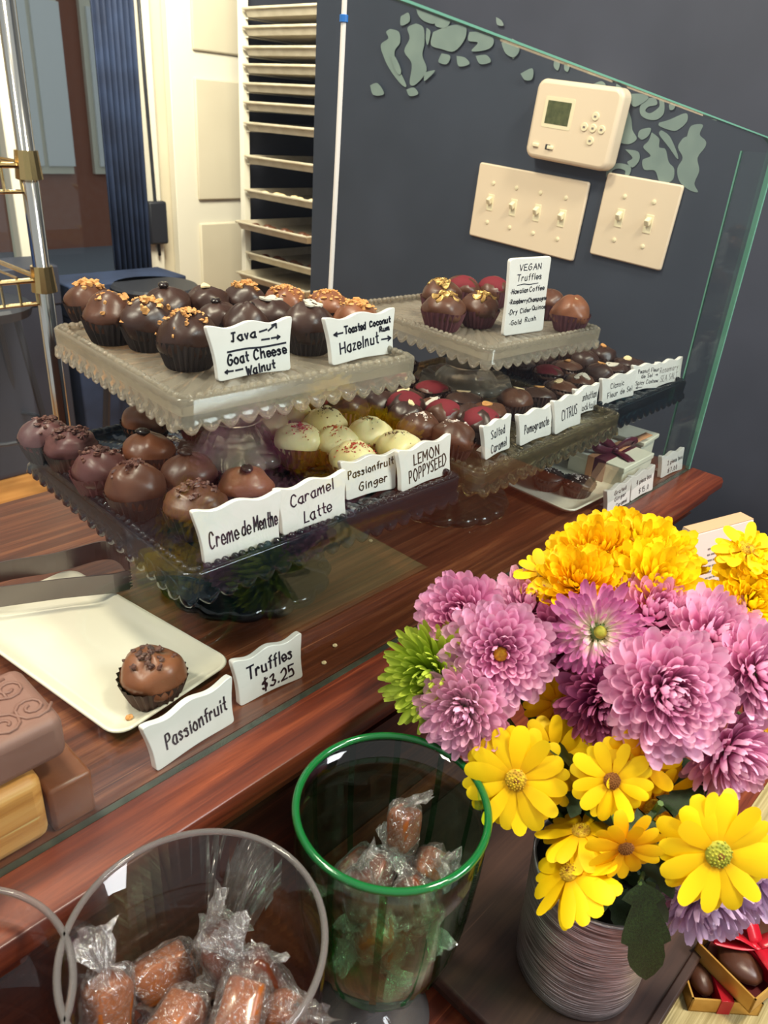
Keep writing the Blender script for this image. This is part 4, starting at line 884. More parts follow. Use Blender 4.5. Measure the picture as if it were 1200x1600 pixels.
# wooden block with chocolate slab
wb = thing('wooden_block', 'light pine end grain block standing against the front glass', 'block', (.02, .325, 0))
obj('block', MB().box((-.10, -.029, 0), (.074, .020, .042)), M['pine'], wb, bevel=.006, seg=3)
sb_ = thing('chocolate_bar', 'plain brown chocolate bar beside the pine block', 'chocolate', (.1065, .325, 0))
obj('bar', MB().box((-.0115, -.029, 0), (.0115, .016, .029)), M['choc_milk'], sb_, bevel=.002)
sl = thing('chocolate_slab', 'mauve brown chocolate slab with embossed swirls resting on the pine block', 'chocolate', (.02, .330, .0425))
M['slab'] = mat('bloomed_chocolate', (126, 88, 78), .5, noise=((142, 104, 92), 14, 3))
obj('slab', MB().box((-.12, -.031, 0), (.090, .022, .027)), M['slab'], sl, bevel=.006, seg=3)
swm = MB(); random.seed(9)
for k in range(16):
    cx = -.006 + (k % 8) * .0122 + U(-.002, .002); cy = -.018 + (k // 8) * .022 + U(-.003, .003); s_ = random.choice((-1, 1)); a0 = U(0, 6)
    swm.tube([(cx + (.0018 + .0009 * j / 2) * math.cos(a0 + s_ * j * .62), cy + (.0018 + .0009 * j / 2) * math.sin(a0 + s_ * j * .62), .0272) for j in range(18)], .0009, 5)
obj('swirl_relief', swm, M['slab'], sl, smooth=True, kind='stuff')
# gift boxes by the wall end
gb = thing('gift_box', 'ivory card gift box tied with plum and peach ribbon', 'gift box', (.757, .3455, 0))
obj('box', MB().box((-.0335, -.033, 0), (.0335, .033, .024)), M['white_card'], gb, bevel=.001)
obj('lid', MB().box((-.0345, -.034, .022), (.0345, .034, .0285)), M['white_card'], gb, bevel=.001)
obj('ribbon_band', MB().box((-.0352, -.012, .0), (.0352, .002, .0292)), M['ribbon_plum'], gb, bevel=.0004)
obj('ribbon_band', MB().box((-.0353, .002, .0), (.0353, .010, .0290)), M['ribbon_peach'], gb, bevel=.0004, label='peach ribbon band')
def strip(pts, w_, nrm=(0, 0, 1)):
    mb = MB(); vs = []; pts = [Vector(p) for p in cat_rom(pts, 4)]
    for i, p in enumerate(pts):
        t_ = (pts[min(i+1, len(pts)-1)] - pts[max(i-1, 0)]).normalized(); s_ = t_.cross(Vector(nrm)); s_ = s_.normalized() * w_ / 2 if s_.length > .01 else Vector((w_/2, 0, 0))
        vs += [p - s_, p + s_]
    mb.add(vs, [(2*i, 2*i+1, 2*i+3, 2*i+2) for i in range(len(pts) - 1)]); return mb
B0 = (-.002, -.004, .030)
for k, (q, m_) in enumerate((([B0, (-.014, .004, .042), (-.028, .008, .039), (-.016, .0, .032), B0], 'ribbon_plum'), ([B0, (.010, -.010, .041), (.022, -.014, .038), (.012, -.006, .032), B0], 'ribbon_plum'),
                         ([B0, (-.008, -.018, .0315), (-.012, -.030, .029)], 'ribbon_plum'), ([B0, (.02, -.006, .033), (.056, -.014, .040)], 'ribbon_peach'))):
    obj('bow_loop' if k < 2 else 'ribbon_tail', strip(q, .010, (.3, 1, .2) if k < 2 else (0, 0, 1)), M[m_], gb, smooth=True, solid=.0005, label='peach ribbon tail' if k == 3 else None)
obj('bow_knot', MB().sphere((-.002, -.004, .0325), (.0055, .0045, .004), 10, 6), M['ribbon_plum'], gb, smooth=True)
g2 = thing('gift_box', 'small ivory gift box behind the one with the plum bow', 'gift box', (.820, .352, 0), math.radians(4))
obj('box', MB().add([(-.016, -.016, 0), (.016, -.016, 0), (.016, .016, 0), (-.016, .016, 0), (-.02, -.02, .03), (.02, -.02, .03), (.02, .02, .03), (-.02, .02, .03)], [(0,3,2,1),(4,5,6,7),(0,1,5,4),(1,2,6,5),(2,3,7,6),(3,0,4,7)]) or MB().box((-.019, -.019, 0), (.019, .019, .030)), M['white_card'], g2, bevel=.001)
obj('flap', MB().box((-.022, -.022, .028), (.022, .022, .033)), M['white_card'], g2, bevel=.001)
for (px, py, lb) in ((858, 742, 'dark chocolate in black cup at the back of the pale plate'), (905, 752, 'dark chocolate with salt in black cup beside the gift box')):
    p = onz(px, py, .018); truffle(p.x, p.y, .0035, lb, 'dark chocolates on the pale plate', 'flat', 'choc_dark', 'salt', 'cup_black', s=.92, name='dark_chocolate')
p = onz(975, 700, .03) + Vector((0, .06, 0))
# ------------------------------------------------------------------ candy jars
def caramel_mesh(seed, mk):
    r0 = random.Random(seed); mb = MB(); a, b, c = .0125, .0085, .0075
    mb.sphere((0, 0, 0), (a, b, c), 16, 10, lambda p: tuple(math.copysign(abs(v) ** .45, v) * s * (1 + .05 * math.sin(5 * p[0] + 4 * p[1] + seed)) for v, s in zip(p, (a, b, c))))
    me = mb.mesh('caramel', True); me.materials.append(M[mk]); return me
def wrap_mesh(seed):
    r0 = random.Random(seed); mb = MB(); n = 20; prof = [(-.030, .0082), (-.027, .0078), (-.023, .0056), (-.019, .0032), (-.0155, .0028), (-.0138, .0070), (-.012, .0100), (-.006, .0108), (0, .0106), (.006, .0109), (.012, .0101), (.0138, .0070), (.0155, .0028), (.019, .0032), (.023, .0056), (.027, .0080), (.030, .0084)]
    vs = []; bend = r0.uniform(-.9, .9); b2 = r0.uniform(-.9, .9)
    for i, (x, r) in enumerate(prof):
        fan = abs(x) > .016; e = (abs(x) - .0155) if fan else 0
        for k in range(n):
            t = 2 * PI * k / n + (e * 40 if x > 0 else -e * 30); cr = (1 + r0.uniform(-.34, .34)) if fan else (1 + r0.uniform(-.07, .09)) ; cr *= 1 + (.28 if fan else .04) * math.cos(4 * t)
            fl = .38 if fan and abs(x) > .022 else 1
            y = r * cr * math.cos(t); z = r * cr * math.sin(t) * fl * (.85 if not fan else 1); xx = x + r0.uniform(-.0016, .0016)
            if fan: z += (bend if x > 0 else b2) * e * 1.0; xx = math.copysign(abs(xx) - abs(bend if x > 0 else b2) * e * .35, xx)
            vs.append((xx, y, z))
    m = len(prof); mb.add(vs, [(i*n+k, i*n+(k+1) % n, (i+1)*n+(k+1) % n, (i+1)*n+k) for i in range(m-1) for k in range(n)])
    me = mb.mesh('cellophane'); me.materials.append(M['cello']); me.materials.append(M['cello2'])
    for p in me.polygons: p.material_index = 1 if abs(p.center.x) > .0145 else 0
    return me
CAR = [caramel_mesh(s_, mk) for s_, mk in ((1, 'caramel'), (2, 'caramel_dark'), (3, 'caramel'), (4, 'caramel_dark'))]; WR = [wrap_mesh(s_) for s_ in range(6)]
def candy(p, d, roll, i, label, group, s=1):
    d = Vector(d).normalized(); q = d.to_track_quat('X', 'Z') @ Quaternion((1, 0, 0), roll)
    t = thing('wrapped_caramel', label, 'candy', M=Matrix.LocRotScale(Vector(p), q, Vector((s, s, s))), group=group)
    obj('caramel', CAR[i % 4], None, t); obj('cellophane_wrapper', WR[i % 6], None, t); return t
def torus(mb, R_, r, z, n=72, m=10):
    vs = [((R_ + r*math.cos(2*PI*j/m)) * math.cos(2*PI*i/n), (R_ + r*math.cos(2*PI*j/m)) * math.sin(2*PI*i/n), z + r*math.sin(2*PI*j/m)) for i in range(n) for j in range(m)]
    mb.add(vs, [(i*m+j, ((i+1) % n)*m+j, ((i+1) % n)*m+(j+1) % m, i*m+(j+1) % m) for i in range(n) for j in range(m)]); return mb
ZS = -.165
def clear_jar(c, label):
    t = thing('candy_jar', label, 'jar', (c.x, c.y, ZS))
    h = .02 - ZS
    obj('bowl', MB().lathe([(.001, 0), (.044, 0), (.050, .006), (.054, .05), (.0568, h - .001), (.0546, h - .001), (.0518, .05), (.0475, .009), (.042, .0055), (.001, .005)], 72), M['jar'], t, smooth=True)
    obj('rim', torus(MB(), .0557, .0016, h), M['jar_rim'], t, smooth=True); return t
jc = onz(306, 1467, .02); jc2 = onz(-128, 1592, .02)
clear_jar(jc, 'wide clear glass jar of wrapped caramels beside the green bowl')
clear_jar(jc2, 'second clear glass jar, only its curved edge showing')
gg = onz(613, 1258, .02)
t = thing('footed_glass_bowl', 'footed green rimmed glass bowl holding wrapped caramels', 'bowl', (gg.x, gg.y, ZS)); h = .02 - ZS
gprof = [(.0515, h), (.0513, h - .03), (.0495, h - .06), (.0455, h - .09), (.0375, h - .118), (.0255, h - .138), (.012, h - .148)]
obj('bowl', MB().lathe([(.001, h - .1495)] + gprof[::-1] + [(r - .0018, z + .001) for r, z in gprof] + [(.001, h - .146)], 84), M['greenglass'], t, smooth=True)
obj('bowl_bottom', MB().lathe([(.001, h - .1510), (.013, h - .1500), (.0262, h - .1390), (.0330, h - .127), (.0310, h - .1265), (.024, h - .1365), (.001, h - .1462)], 84), M['paleg'], t, smooth=True, label='thick pale green glass bottom')
obj('rim', torus(MB(), .0506, .0021, h), M['greenrim'], t, smooth=True, label='dark green glass rim')
obj('foot', MB().lathe([(.001, .0), (.036, 0), (.037, .0015), (.030, .004), (.012, .008), (.007, .014), (.008, .034), (.001, .036)], 60), M['jar_rim'], t, smooth=True)
for k in range(12):
    a = 2 * PI * (k + .3) / 12; vs = []
    for r, z in gprof[:6]:
        for s_ in (-1, 1): b = a + s_ * .0019 / r; vs.append(((r + .0004) * math.cos(b), (r + .0004) * math.sin(b), z - .002))
    obj('flute', MB().add(vs, [(2*i, 2*i+1, 2*i+3, 2*i+2) for i in range(5)]) if False else (lambda m_: (m_.add(vs, [(2*i, 2*i+1, 2*i+3, 2*i+2) for i in range(5)]), m_)[1])(MB()), M['greenstripe'], t, smooth=True, fix=False)
random.seed(12)
CJ = 'wrapped caramels in the wide clear jar'
big = [((-.012, .004, -.036), (1, .35, .1), 'amber caramel lying open topped in the centre of the jar'), ((.022, .012, -.030), (-.15, .55, 1), 'caramel with tall upright twist, nearest the green bowl side of centre'),
       ((-.030, .030, -.030), (.2, .2, 1), 'caramel whose twist stands up by the counter side wall'), ((-.038, -.004, -.046), (.2, 1, .3), 'caramel lying against the outer wall by the second jar'),
       ((.010, -.016, -.028), (1, .7, .25), 'large crinkled caramel across the front of the pile'), ((.028, -.008, -.034), (-.25, .5, .8), 'caramel leaning on the wall toward the green bowl'),
       ((.025, -.025, -.040), (.4, -.4, .7), 'orange caramel low by the near wall of the jar'), ((-.014, -.036, -.042), (.6, -1, .2), 'caramel at the nearest point of the jar'), ((.0, .034, -.045), (1, -.2, .1), 'pale wrapped caramel at the counter side of the pile'),
       ((-.024, .0, -.062), (.4, .2, .6), 'caramel buried under the centre of the pile'), ((.016, .028, -.058), (1, .4, .0), 'caramel tucked below the upright twist')]
for i, (p, d, lb) in enumerate(big): candy(Vector((jc.x, jc.y, 0)) + Vector(p), d, U(0, 6), i, lb, CJ, 1.16)
for i in range(14):
    a = i * 2.4; r = .012 + .024 * ((i * 7 % 5) / 5); lv = i // 5
    candy(Vector((jc.x + r * math.cos(a), jc.y + r * math.sin(a), -.078 - .026 * lv)), (math.cos(a * 1.7), math.sin(a * 1.7), .2), i, i, 'wrapped caramel in the hidden lower layers of the clear jar', CJ, 1.05)
CG = 'wrapped caramels in the green rimmed bowl'
gr = [((-.020, .000, -.034), (.1, .35, 1), 'caramel with a hooked clear twist beside the green rim'), ((.020, .006, -.018), (.15, .15, 1), 'dark caramel with a tall twist reaching the rim by the flowers'),
      ((-.002, .006, -.042), (1, .3, .3), 'caramel with pale twist between the two standing ones'), ((.024, -.012, -.036), (-.3, -.5, .8), 'orange caramel against the wall on the flower side'),
      ((.006, -.020, -.042), (.2, 1, .4), 'dark caramel at the near side of the bowl'), ((-.022, -.014, -.050), (.2, -.3, .8), 'caramel in crumpled wrap near the clear jar'), ((.002, .024, -.055), (1, 0, .2), 'caramel at the counter side of the bowl'),
      ((-.008, -.014, -.072), (.05, .1, 1), 'caramel standing behind the near wall of the bowl'), ((.016, -.010, -.074), (.3, 0, 1), 'caramel in the middle depth of the bowl'), ((-.004, .010, -.085), (1, .4, .9), 'amber caramel low in the bowl'), ((.008, .000, -.104), (.1, .3, 1), 'lowest caramel in the bowl')]
for i, (p, d, lb) in enumerate(gr): candy(Vector((gg.x, gg.y, 0)) + Vector(p), d, U(0, 6), i + 1, lb, CG, 1.02)
# ------------------------------------------------------------------ riser box, vase, gold boxes, leaflet box
db = thing('riser_box', 'dark brown wooden riser box under the silver vase', 'box', (.336, .13, ZS))
obj('top', MB().box((-.076, -.088, .010), (.078, .12, .020)), M['darkbox'], db, bevel=.002)
obj('body', MB().box((-.073, -.084, 0), (.0745, .117, .010)), M['darkbox'], db, bevel=.001)
obj('raised_lip', MB().box((-.076, -.088, .020), (.078, -.082, .022)), M['darkbox'], db, bevel=.001)
VX, VY = .3345, .1005; VZ = ZS + .020
vt = thing('flower_vase', 'ribbed silver cylinder vase holding the bouquet', 'vase', (VX, VY, VZ))
vp = [(.001, 0), (.036, 0), (.039, .0015), (.0397, .01), (.0425, .094), (.0428, .096), (.0405, .0962), (.038, .02), (.001, .018)]
obj('body', MB().lathe(vp, 96), M['vase'], vt, smooth=True)
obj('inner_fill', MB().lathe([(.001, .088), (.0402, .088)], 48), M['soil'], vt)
def gold_tray(c, rot, sx, sy, z, label, hh=.014):
    t = thing('chocolate_box', label, 'box', (c.x, c.y, z), rot, 'gold chocolate boxes with red ribbon')
    mb = MB(); cut = .2; th = .0012
    mb.box((-sx/2, -sy/2, 0), (sx/2, sy/2, .001))
    for a, b in (((-sx/2, -sy/2), (sx/2, -sy/2 + th)), ((-sx/2, sy/2 - th), (sx/2, sy/2)), ((-sx/2, -sy/2), (-sx/2 + th, sy/2)), ((sx/2 - th, -sy/2), (sx/2, sy/2))): mb.box((a[0], a[1], 0), (b[0], b[1], hh))
    obj('tray', mb, M['gold_card'], t)
    obj('liner', MB().box((-sx/2 + th, -sy/2 + th, .001), (sx/2 - th, sy/2 - th, .002)), M['red_card'], t)
    for k in (-1, 1):
        obj('chocolate_piece', MB().sphere((k * sx * .24, 0, .008), (sx * .19, sy * .36, .0065), 14, 8, lambda p: 1 + .05 * math.sin(7 * p[0] + 5 * p[1])), M['choc'], t, smooth=True)
    obj('ribbon_band', MB().box((-sx*.1, -sy/2 - .0006, 0), (sx*.08, sy/2 + .0006, hh + .0008)), M['ribbon_red'], t, bevel=.0003)
    return t
g1 = gold_tray(onz(1118, 1524, ZS + .01), math.radians(-48), .046, .040, ZS + .0018, 'small gold box on the grasscloth, partly under the bigger one', .013)
g2_ = gold_tray(onz(1178, 1486, ZS + .025), math.radians(-14), .066, .044, ZS + .0165, 'bigger gold box tied with red ribbon lying on the small one', .014)
for q in ([(-.002, 0, .0155), (-.016, .012, .024), (-.026, .018, .018), (-.012, .006, .016), (0, 0, .016)], [(0, 0, .0155), (.006, .016, .026), (.0, .028, .020), (-.004, .012, .016), (0, 0, .016)], [(0, 0, .016), (.02, -.006, .019), (.042, -.02, .014)], [(0, 0, .016), (-.006, -.012, .018), (-.008, -.022, .0155)]):
    obj('ribbon_tail' if len(q) < 4 else 'bow_loop', strip(q, .010, (.2, .3, 1)), M['ribbon_red'], g2_, smooth=True, solid=.0005)
cb0 = onz(1088, 836, -.02); cb1 = onz(1178, 812, -.02); cw = (cb1 - cb0).length
cbx = thing('leaflet_box', 'slim pale card box with printed front leaning behind the yellow flowers', 'box', (cb0.x, cb0.y, ZS), math.atan2(cb1.y - cb0.y, cb1.x - cb0.x))
hb = -.02 - ZS
obj('card_box', MB().add([], []) or (lambda m_: (m_.add([(0, -.03, 0), (cw, -.03, 0), (cw, .0, hb), (0, .0, hb), (0, .03, 0), (cw, .03, 0), (cw, .018, hb), (0, .018, hb)], [(0,1,2,3),(4,7,6,5),(3,2,6,7),(0,4,5,1),(1,5,6,2),(0,3,7,4)]), m_)[1])(MB()), M['pink_card'], cbx, bevel=.0006)
obj('spine', (lambda m_: (m_.add([(0, .0005, hb + .0003), (cw, .0005, hb + .0003), (cw, .0175, hb + .0003), (0, .0175, hb + .0003), (0, .0005, hb + .0010), (cw, .0005, hb + .001), (cw, .0175, hb + .001), (0, .0175, hb + .001)], [(0,1,2,3),(4,7,6,5),(3,2,6,7),(0,4,5,1),(1,5,6,2),(0,3,7,4)]), m_)[1])(MB()), M['kraft'], cbx)
pr_ = MB(); sl_ = .03 / hb; random.seed(4)
def onface(x, z): return (x, -.03 + sl_ * z - .0004, z)
for k in range(13):
    z = hb * (.86 - .045 * k); x = cw * .22
    while x < cw * .92:
        L = U(.003, .009); x2 = min(x + L, cw * .92)
        if not (k < 6 and x2 > cw * .62): pr_.add([onface(x, z), onface(x2, z), onface(x2, z + hb * .014), onface(x, z + hb * .014)], [(0, 1, 2, 3)])
        x = x2 + .0016
obj('printed_text', pr_, M['print_grey'], cbx, kind='stuff', fix=False)
obj('printed_picture', (lambda m_: (m_.add([onface(cw*.70, hb*.62), onface(cw*.96, hb*.62), onface(cw*.93, hb*.90), onface(cw*.74, hb*.90)], [(0,1,2,3)]), m_)[1])(MB()), M['print_green'], cbx, fix=False)
# ------------------------------------------------------------------ bouquet
def petal_mesh(name, width, tipw, cupz, curl, n=5, hook=0, mt=None, notch=0):
    mb = MB(); vs = []; n = 7; Y_ = [0, .15, .32, .5, .68, .84, .94, 1]
    for j in range(n + 1):
        y = Y_[j]; wd = width * min(1, .30 + 1.35 * y) * (1 if y < .68 else math.sqrt(max(.0, 1 - ((y - .66) / .36) ** 2)))
        for i in (-1, 0, 1):
            z = curl * y * y + hook * max(0, y - .6) ** 2 + cupz * wd * abs(i); vs.append((i * wd / 2, y - (.0 if i == 0 else (.015 if j == n else 0)) - (notch if (i == 0 and j == n) else 0), z))
    mb.add(vs, [(3*j+i, 3*j+i+1, 3*j+i+4, 3*j+i+3) for j in range(n) for i in range(2)])
    me = mb.mesh(name, True); me.materials.append(mt); return me
M['p_pink'] = ramp_mat('pink_petal', [(0, (204, 112, 156)), (.45, (226, 142, 188)), (1, (244, 196, 222))])
M['p_pink2'] = ramp_mat('deep_pink_petal', [(0, (190, 84, 140)), (.5, (214, 114, 170)), (1, (240, 180, 212))])
M['p_mag'] = ramp_mat('magenta_petal', [(0, (120, 28, 78)), (.5, (166, 62, 120)), (1, (214, 134, 178))])
M['p_bi'] = ramp_mat('cream_heart_petal', [(0, (222, 226, 130)), (.40, (244, 236, 214)), (.72, (226, 160, 200)), (1, (200, 100, 164))])
M['p_pale'] = ramp_mat('pale_pink_petal', [(0, (236, 226, 164)), (.3, (240, 204, 212)), (1, (238, 180, 212))])
M['p_lilac'] = ramp_mat('lilac_petal', [(0, (206, 180, 204)), (1, (216, 190, 220))])
M['p_yel'] = ramp_mat('yellow_petal', [(0, (220, 158, 8)), (.3, (246, 206, 10)), (1, (252, 222, 24))])
M['p_gold'] = ramp_mat('golden_petal', [(0, (226, 140, 6)), (.4, (248, 190, 8)), (1, (254, 214, 20))])
M['p_green'] = ramp_mat('lime_petal', [(0, (120, 150, 24)), (.5, (160, 190, 44)), (1, (196, 216, 84))])
M['eye_y'] = mat('daisy_eye', (206, 178, 30), .7, noise=((160, 120, 24), 400, 3)); M['eye_g'] = mat('green_eye', (170, 168, 50), .7, noise=((120, 130, 30), 300, 3)); M['eye_b'] = mat('brown_eye', (120, 74, 22), .8)
PET = {}
def pets(kind, mk):
    if (kind, mk) not in PET:
        a = {'mum': [(.33, 1, .30, .14, 1.0), (.30, 1, .34, .24, 1.3), (.35, 1, .26, .05, .7)], 'daisy': [(.36, 1, -.10, -.05, -.2), (.33, 1, -.06, .03, 0), (.38, 1, -.1, -.12, -.3)],
             'spider': [(.19, 1, .35, .2, .9), (.21, 1, .3, .1, .6), (.18, 1, .3, .32, 1.2)], 'pom': [(.34, .9, .25, .10, .5), (.30, .9, .22, .2, .8), (.36, .9, .2, .0, .3)]}[kind]
        PET[kind, mk] = [petal_mesh('petal', w_, tp, cz, cu, 5, hk, M[mk]) for w_, tp, cz, cu, hk in a]
    return PET[kind, mk]
def basis(n, up=(0, 0, 1)):
    n = n.normalized(); u = Vector(up).cross(n); u = u.normalized() if u.length > .05 else Vector((1, 0, 0)); v = n.cross(u); return u, v, n
def add_petal(me, t, ctr, d, zax, L, wsc=1, roll=0):
    d = d.normalized(); zax = (zax - d * zax.dot(d)).normalized(); x = d.cross(zax)
    if roll: q = Quaternion(d, roll); x = q @ x; zax = q @ zax
    Mx = Matrix((x, d, zax)).transposed().to_4x4() @ Matrix.Diagonal((L * wsc, L, L, 1)); Mx.translation = ctr
    o = bpy.data.objects.new('petal', me); col.objects.link(o); o.parent = t; o.matrix_local = Mx; return o
NECK = Vector((VX, VY, VZ + .075))
FL = []
def flower_root(name, label, ctr, n, group, stem=True):
    u, v, n = basis(n); Mx = Matrix((u, v, n)).transposed().to_4x4(); Mx.translation = ctr
    t = thing(name, label, 'flower', M=Mx, group=group); FL.append(ctr)
    if stem:
        inv = Mx.inverted(); a = ctr - n * .004; b = ctr - n * .035; e = NECK + Vector((ctr.x - VX, ctr.y - VY, 0)) * .25; e.z = VZ + .03
        rr = math.hypot(e.x - VX, e.y - VY)
        if rr > .03: e.x = VX + (e.x - VX) * .03 / rr; e.y = VY + (e.y - VY) * .03 / rr
        mid = (b + NECK) / 2 + Vector((0, 0, .01)); pts = cat_rom([tuple(inv @ p) for p in (a, b, mid, NECK + (e - NECK) * .3, e)], 4)
        obj('stem', MB().tube(pts, .0017, 6), M['stem'], t, smooth=True)
    return t
def mum(px, py, dpx, real, tilt, mk, label, N=105, kind='mum', group='pink chrysanthemums in the bouquet', maxth=108, eye=None, name='chrysanthemum', inner=8, exp=.62):
    dep = F * real / dpx; ctr = atdepth(px, py, dep); n = camdir(tilt[0], tilt[1], 1); Rr = real / 2; ctr -= n * Rr * .35
    t = flower_root(name, label, ctr, n, group); P = pets(kind, mk)
    for i in range(N):
        f = (i + .5) / N; th = math.radians(inner + (maxth - inner) * f ** exp + U(-4, 4)); ph = i * 2.39996 + U(-.12, .12)
        d = Vector((math.sin(th) * math.cos(ph), math.sin(th) * math.sin(ph), math.cos(th)))
        L = Rr * (.50 + .50 * f ** .7) * U(.92, 1.06); zax = Vector((0, 0, 1)) if th > .5 else Vector((-math.cos(ph), -math.sin(ph), .35))
        c = Vector((0, 0, Rr * .08)) + d * Rr * .10
        add_petal(P[i % 3], t, c, d, zax, L, U(.9, 1.15) * (1.0 if f > .3 else .85), U(-.2, .2))
    hm = MB().sphere((0, 0, 0), Rr * .3, 12, 8); obj('flower_base', hm, M['stem'], t, smooth=True)
    if eye: obj('eye', MB().sphere((0, 0, Rr * .36), (Rr * .14, Rr * .14, Rr * .10), 12, 8), M[eye], t, smooth=True)
    return t
def daisy(px, py, dpx, real, tilt, label, mk='p_yel', N=21, droop=0, eye='eye_y', group='yellow daisies in the bouquet', esc=1.0, layers=2):
    dep = F * real / dpx; ctr = atdepth(px, py, dep); n = camdir(tilt[0], tilt[1], tilt[2] if len(tilt) > 2 else 1); Rr = real / 2
    t = flower_root('daisy', label, ctr, n, group); P = pets('daisy', mk)
    for i in range(N):
        ly = i % layers; th = math.radians(82 + droop + ly * 9 + U(-5, 5)); ph = 2 * PI * i / N + U(-.05, .05)
        d = Vector((math.sin(th) * math.cos(ph), math.sin(th) * math.sin(ph), math.cos(th)))
        c = Vector((math.cos(ph), math.sin(ph), 0)) * Rr * .10 - Vector((0, 0, ly * .0012)); add_petal(P[i % 3], t, c, d, Vector((0, 0, 1)), Rr * U(.84, .96), U(1.0, 1.2), U(-.18, .18))
    er = Rr * .21 * esc; em = MB().sphere((0, 0, 0), (er, er, er * .5), 18, 10)
    obj('eye', em, M[eye], t, smooth=True)
    fm = MB()
    for k in range(46): r_ = er * .98 * math.sqrt(k / 46); a = k * 2.4; fm.sphere((r_ * math.cos(a), r_ * math.sin(a), er * .5 * math.sqrt(max(0, 1 - (r_ / er) ** 2))), er * .10, 5, 4)
    obj('florets', fm, M[eye], t, kind='stuff'); obj('brown_centre', MB().sphere((0, 0, er * .34), (er * .42, er * .42, er * .2), 10, 6), M['eye_b'], t, smooth=True)
    obj('calyx', MB().lathe([(er * 1.1, -.001), (er * .9, -.004), (.0018, -.007)], 12), M['stem'], t, smooth=True)
    return t
random.seed(31)
# (picture x, picture y, apparent size, distance from the camera)
def Z(px, dep): return px * dep / F
def mm(px, py, dp, dep, *a, **k):
    if k.get('kind', 'mum') == 'mum': k['N'] = int(k.get('N', 110) * 1.4)
    return mum(px, py, dp, Z(dp, dep), *a, **k)
def dd(px, py, dp, dep, *a, **k): return daisy(px, py, dp, Z(dp, dep), *a, **k)
mm(716, 962, 142, .455, (-.5, .35), 'p_pink2', 'pink chrysanthemum leaning out furthest over the counter edge')
mm(826, 942, 132, .475, (-.15, .75), 'p_pink', 'pink chrysanthemum tucked behind the yellow eyed pink one')
mm(782, 1022, 166, .430, (-.10, .10), 'p_pink', 'pink chrysanthemum with small yellow eye facing forward', eye='eye_y', inner=28, N=125)
mm(720, 1116, 142, .425, (-.45, -.1), 'p_pale', 'pale pink chrysanthemum with creamy heart above the green bowl', inner=14)
mm(868, 1008, 130, .455, (-.2, -.05), 'p_mag', 'dark magenta chrysanthemum in shade between two brighter ones')
mm(938, 988, 150, .43, (.0, .15), 'p_bi', 'magenta edged chrysanthemum with white and lime centre', eye='eye_g', kind='spider', inner=40, N=150, maxth=112)
mm(1028, 955, 150, .45, (.08, .75), 'p_pink2', 'pink chrysanthemum in the top row against the yellow ones')
mm(1128, 1000, 170, .43, (.2, .5), 'p_pink', 'pale centred pink chrysanthemum high on the wall side', N=120)
mm(1052, 1088, 196, .395, (.02, .05), 'p_pink', 'largest round pink chrysanthemum facing straight out', N=145)
mm(948, 1112, 150, .43, (-.2, -.4), 'p_mag', 'dark magenta chrysanthemum under the largest pink one')
mm(1196, 1052, 155, .41, (.3, .1), 'p_pink', 'pink chrysanthemum cut by the picture edge')
mm(1148, 1190, 150, .41, (.2, -.45), 'p_pink', 'loose pink chrysanthemum hanging above the big daisy', kind='mum', N=80)
mm(1104, 1418, 160, .42, (-.1, -.7), 'p_lilac', 'pale lilac chrysanthemum drooping below the biggest daisy', kind='mum', N=60, maxth=100)
mm(1198, 1385, 140, .42, (.4, -.5), 'p_lilac', 'pale lilac chrysanthemum at the edge beside the drooping one', kind='mum', N=50, maxth=100)
mm(668, 1062, 168, .445, (-.6, .0), 'p_green', 'lime green spidery chrysanthemum on the counter side', kind='spider', N=170, group='green chrysanthemum', maxth=112)
GY = 'yellow chrysanthemums at the top of the bouquet'
for px, py, dp, de, ti, lb in ((930, 862, 155, .49, (-.3, .95), 'yellow chrysanthemum topmost toward the counter'), (1020, 862, 170, .49, (.1, 1.0), 'yellow chrysanthemum topmost beside the leaflet box'), (905, 908, 150, .465, (-.2, .7), 'yellow chrysanthemum just above the white hearted pink one'),
                           (1030, 908, 165, .465, (.15, .6), 'bright yellow chrysanthemum just below the topmost pair'), (975, 835, 120, .51, (.0, .9), 'yellow chrysanthemum behind the topmost pair'), (1190, 885, 130, .46, (.2, .7), 'yellow chrysanthemum high beside the leaflet print'), (1178, 945, 130, .45, (.1, .4), 'yellow chrysanthemum between leaflet box and pink one')):
    mum(px, py, dp, Z(dp, de), ti, 'p_gold' if px < 1000 else 'p_yel', lb, N=150, kind='pom', group=GY, inner=4)
dd(848, 895, 92, .475, (-.4, .8), 'yellow daisy seen from the side, top of bouquet toward the counter', N=16)
dd(1168, 858, 100, .46, (-.3, .9), 'yellow daisy with broad petals rising before the leaflet box', N=14)
random.seed(77)
dd(806, 1218, 166, .415, (-.12, .02), 'big yellow daisy beside the green bowl rim', N=24)
dd(866, 1186, 136, .43, (.15, .25), 'yellow daisy just behind the big one by the bowl', N=18)
dd(956, 1220, 130, .40, (-.05, .05), 'yellow daisy with brown eye in the middle of the bouquet', N=19, eye='eye_b')
dd(1003, 1192, 136, .405, (.2, -.15), 'golden daisy overlapping the brown eyed one', N=18, mk='p_gold', eye='eye_b')
dd(1020, 1262, 160, .42, (.1, -.3), 'yellow daisy facing down beneath the middle pair', N=18, mk='p_gold')
dd(1122, 1334, 190, .385, (.05, -.05), 'biggest yellow daisy with green and orange eye', N=25, eye='eye_g', esc=1.1)
dd(908, 1298, 140, .412, (-.25, 1.3, .35), 'yellow daisy seen from behind above the vase', N=19, droop=16)
dd(978, 1325, 124, .385, (.05, -.45), 'small golden daisy hanging over the vase rim', N=17, mk='p_gold', eye='eye_b')
dd(890, 1362, 158, .40, (-.9, 1.1, .5), 'yellow daisy turned away and drooping at the vase side', N=19, droop=14)
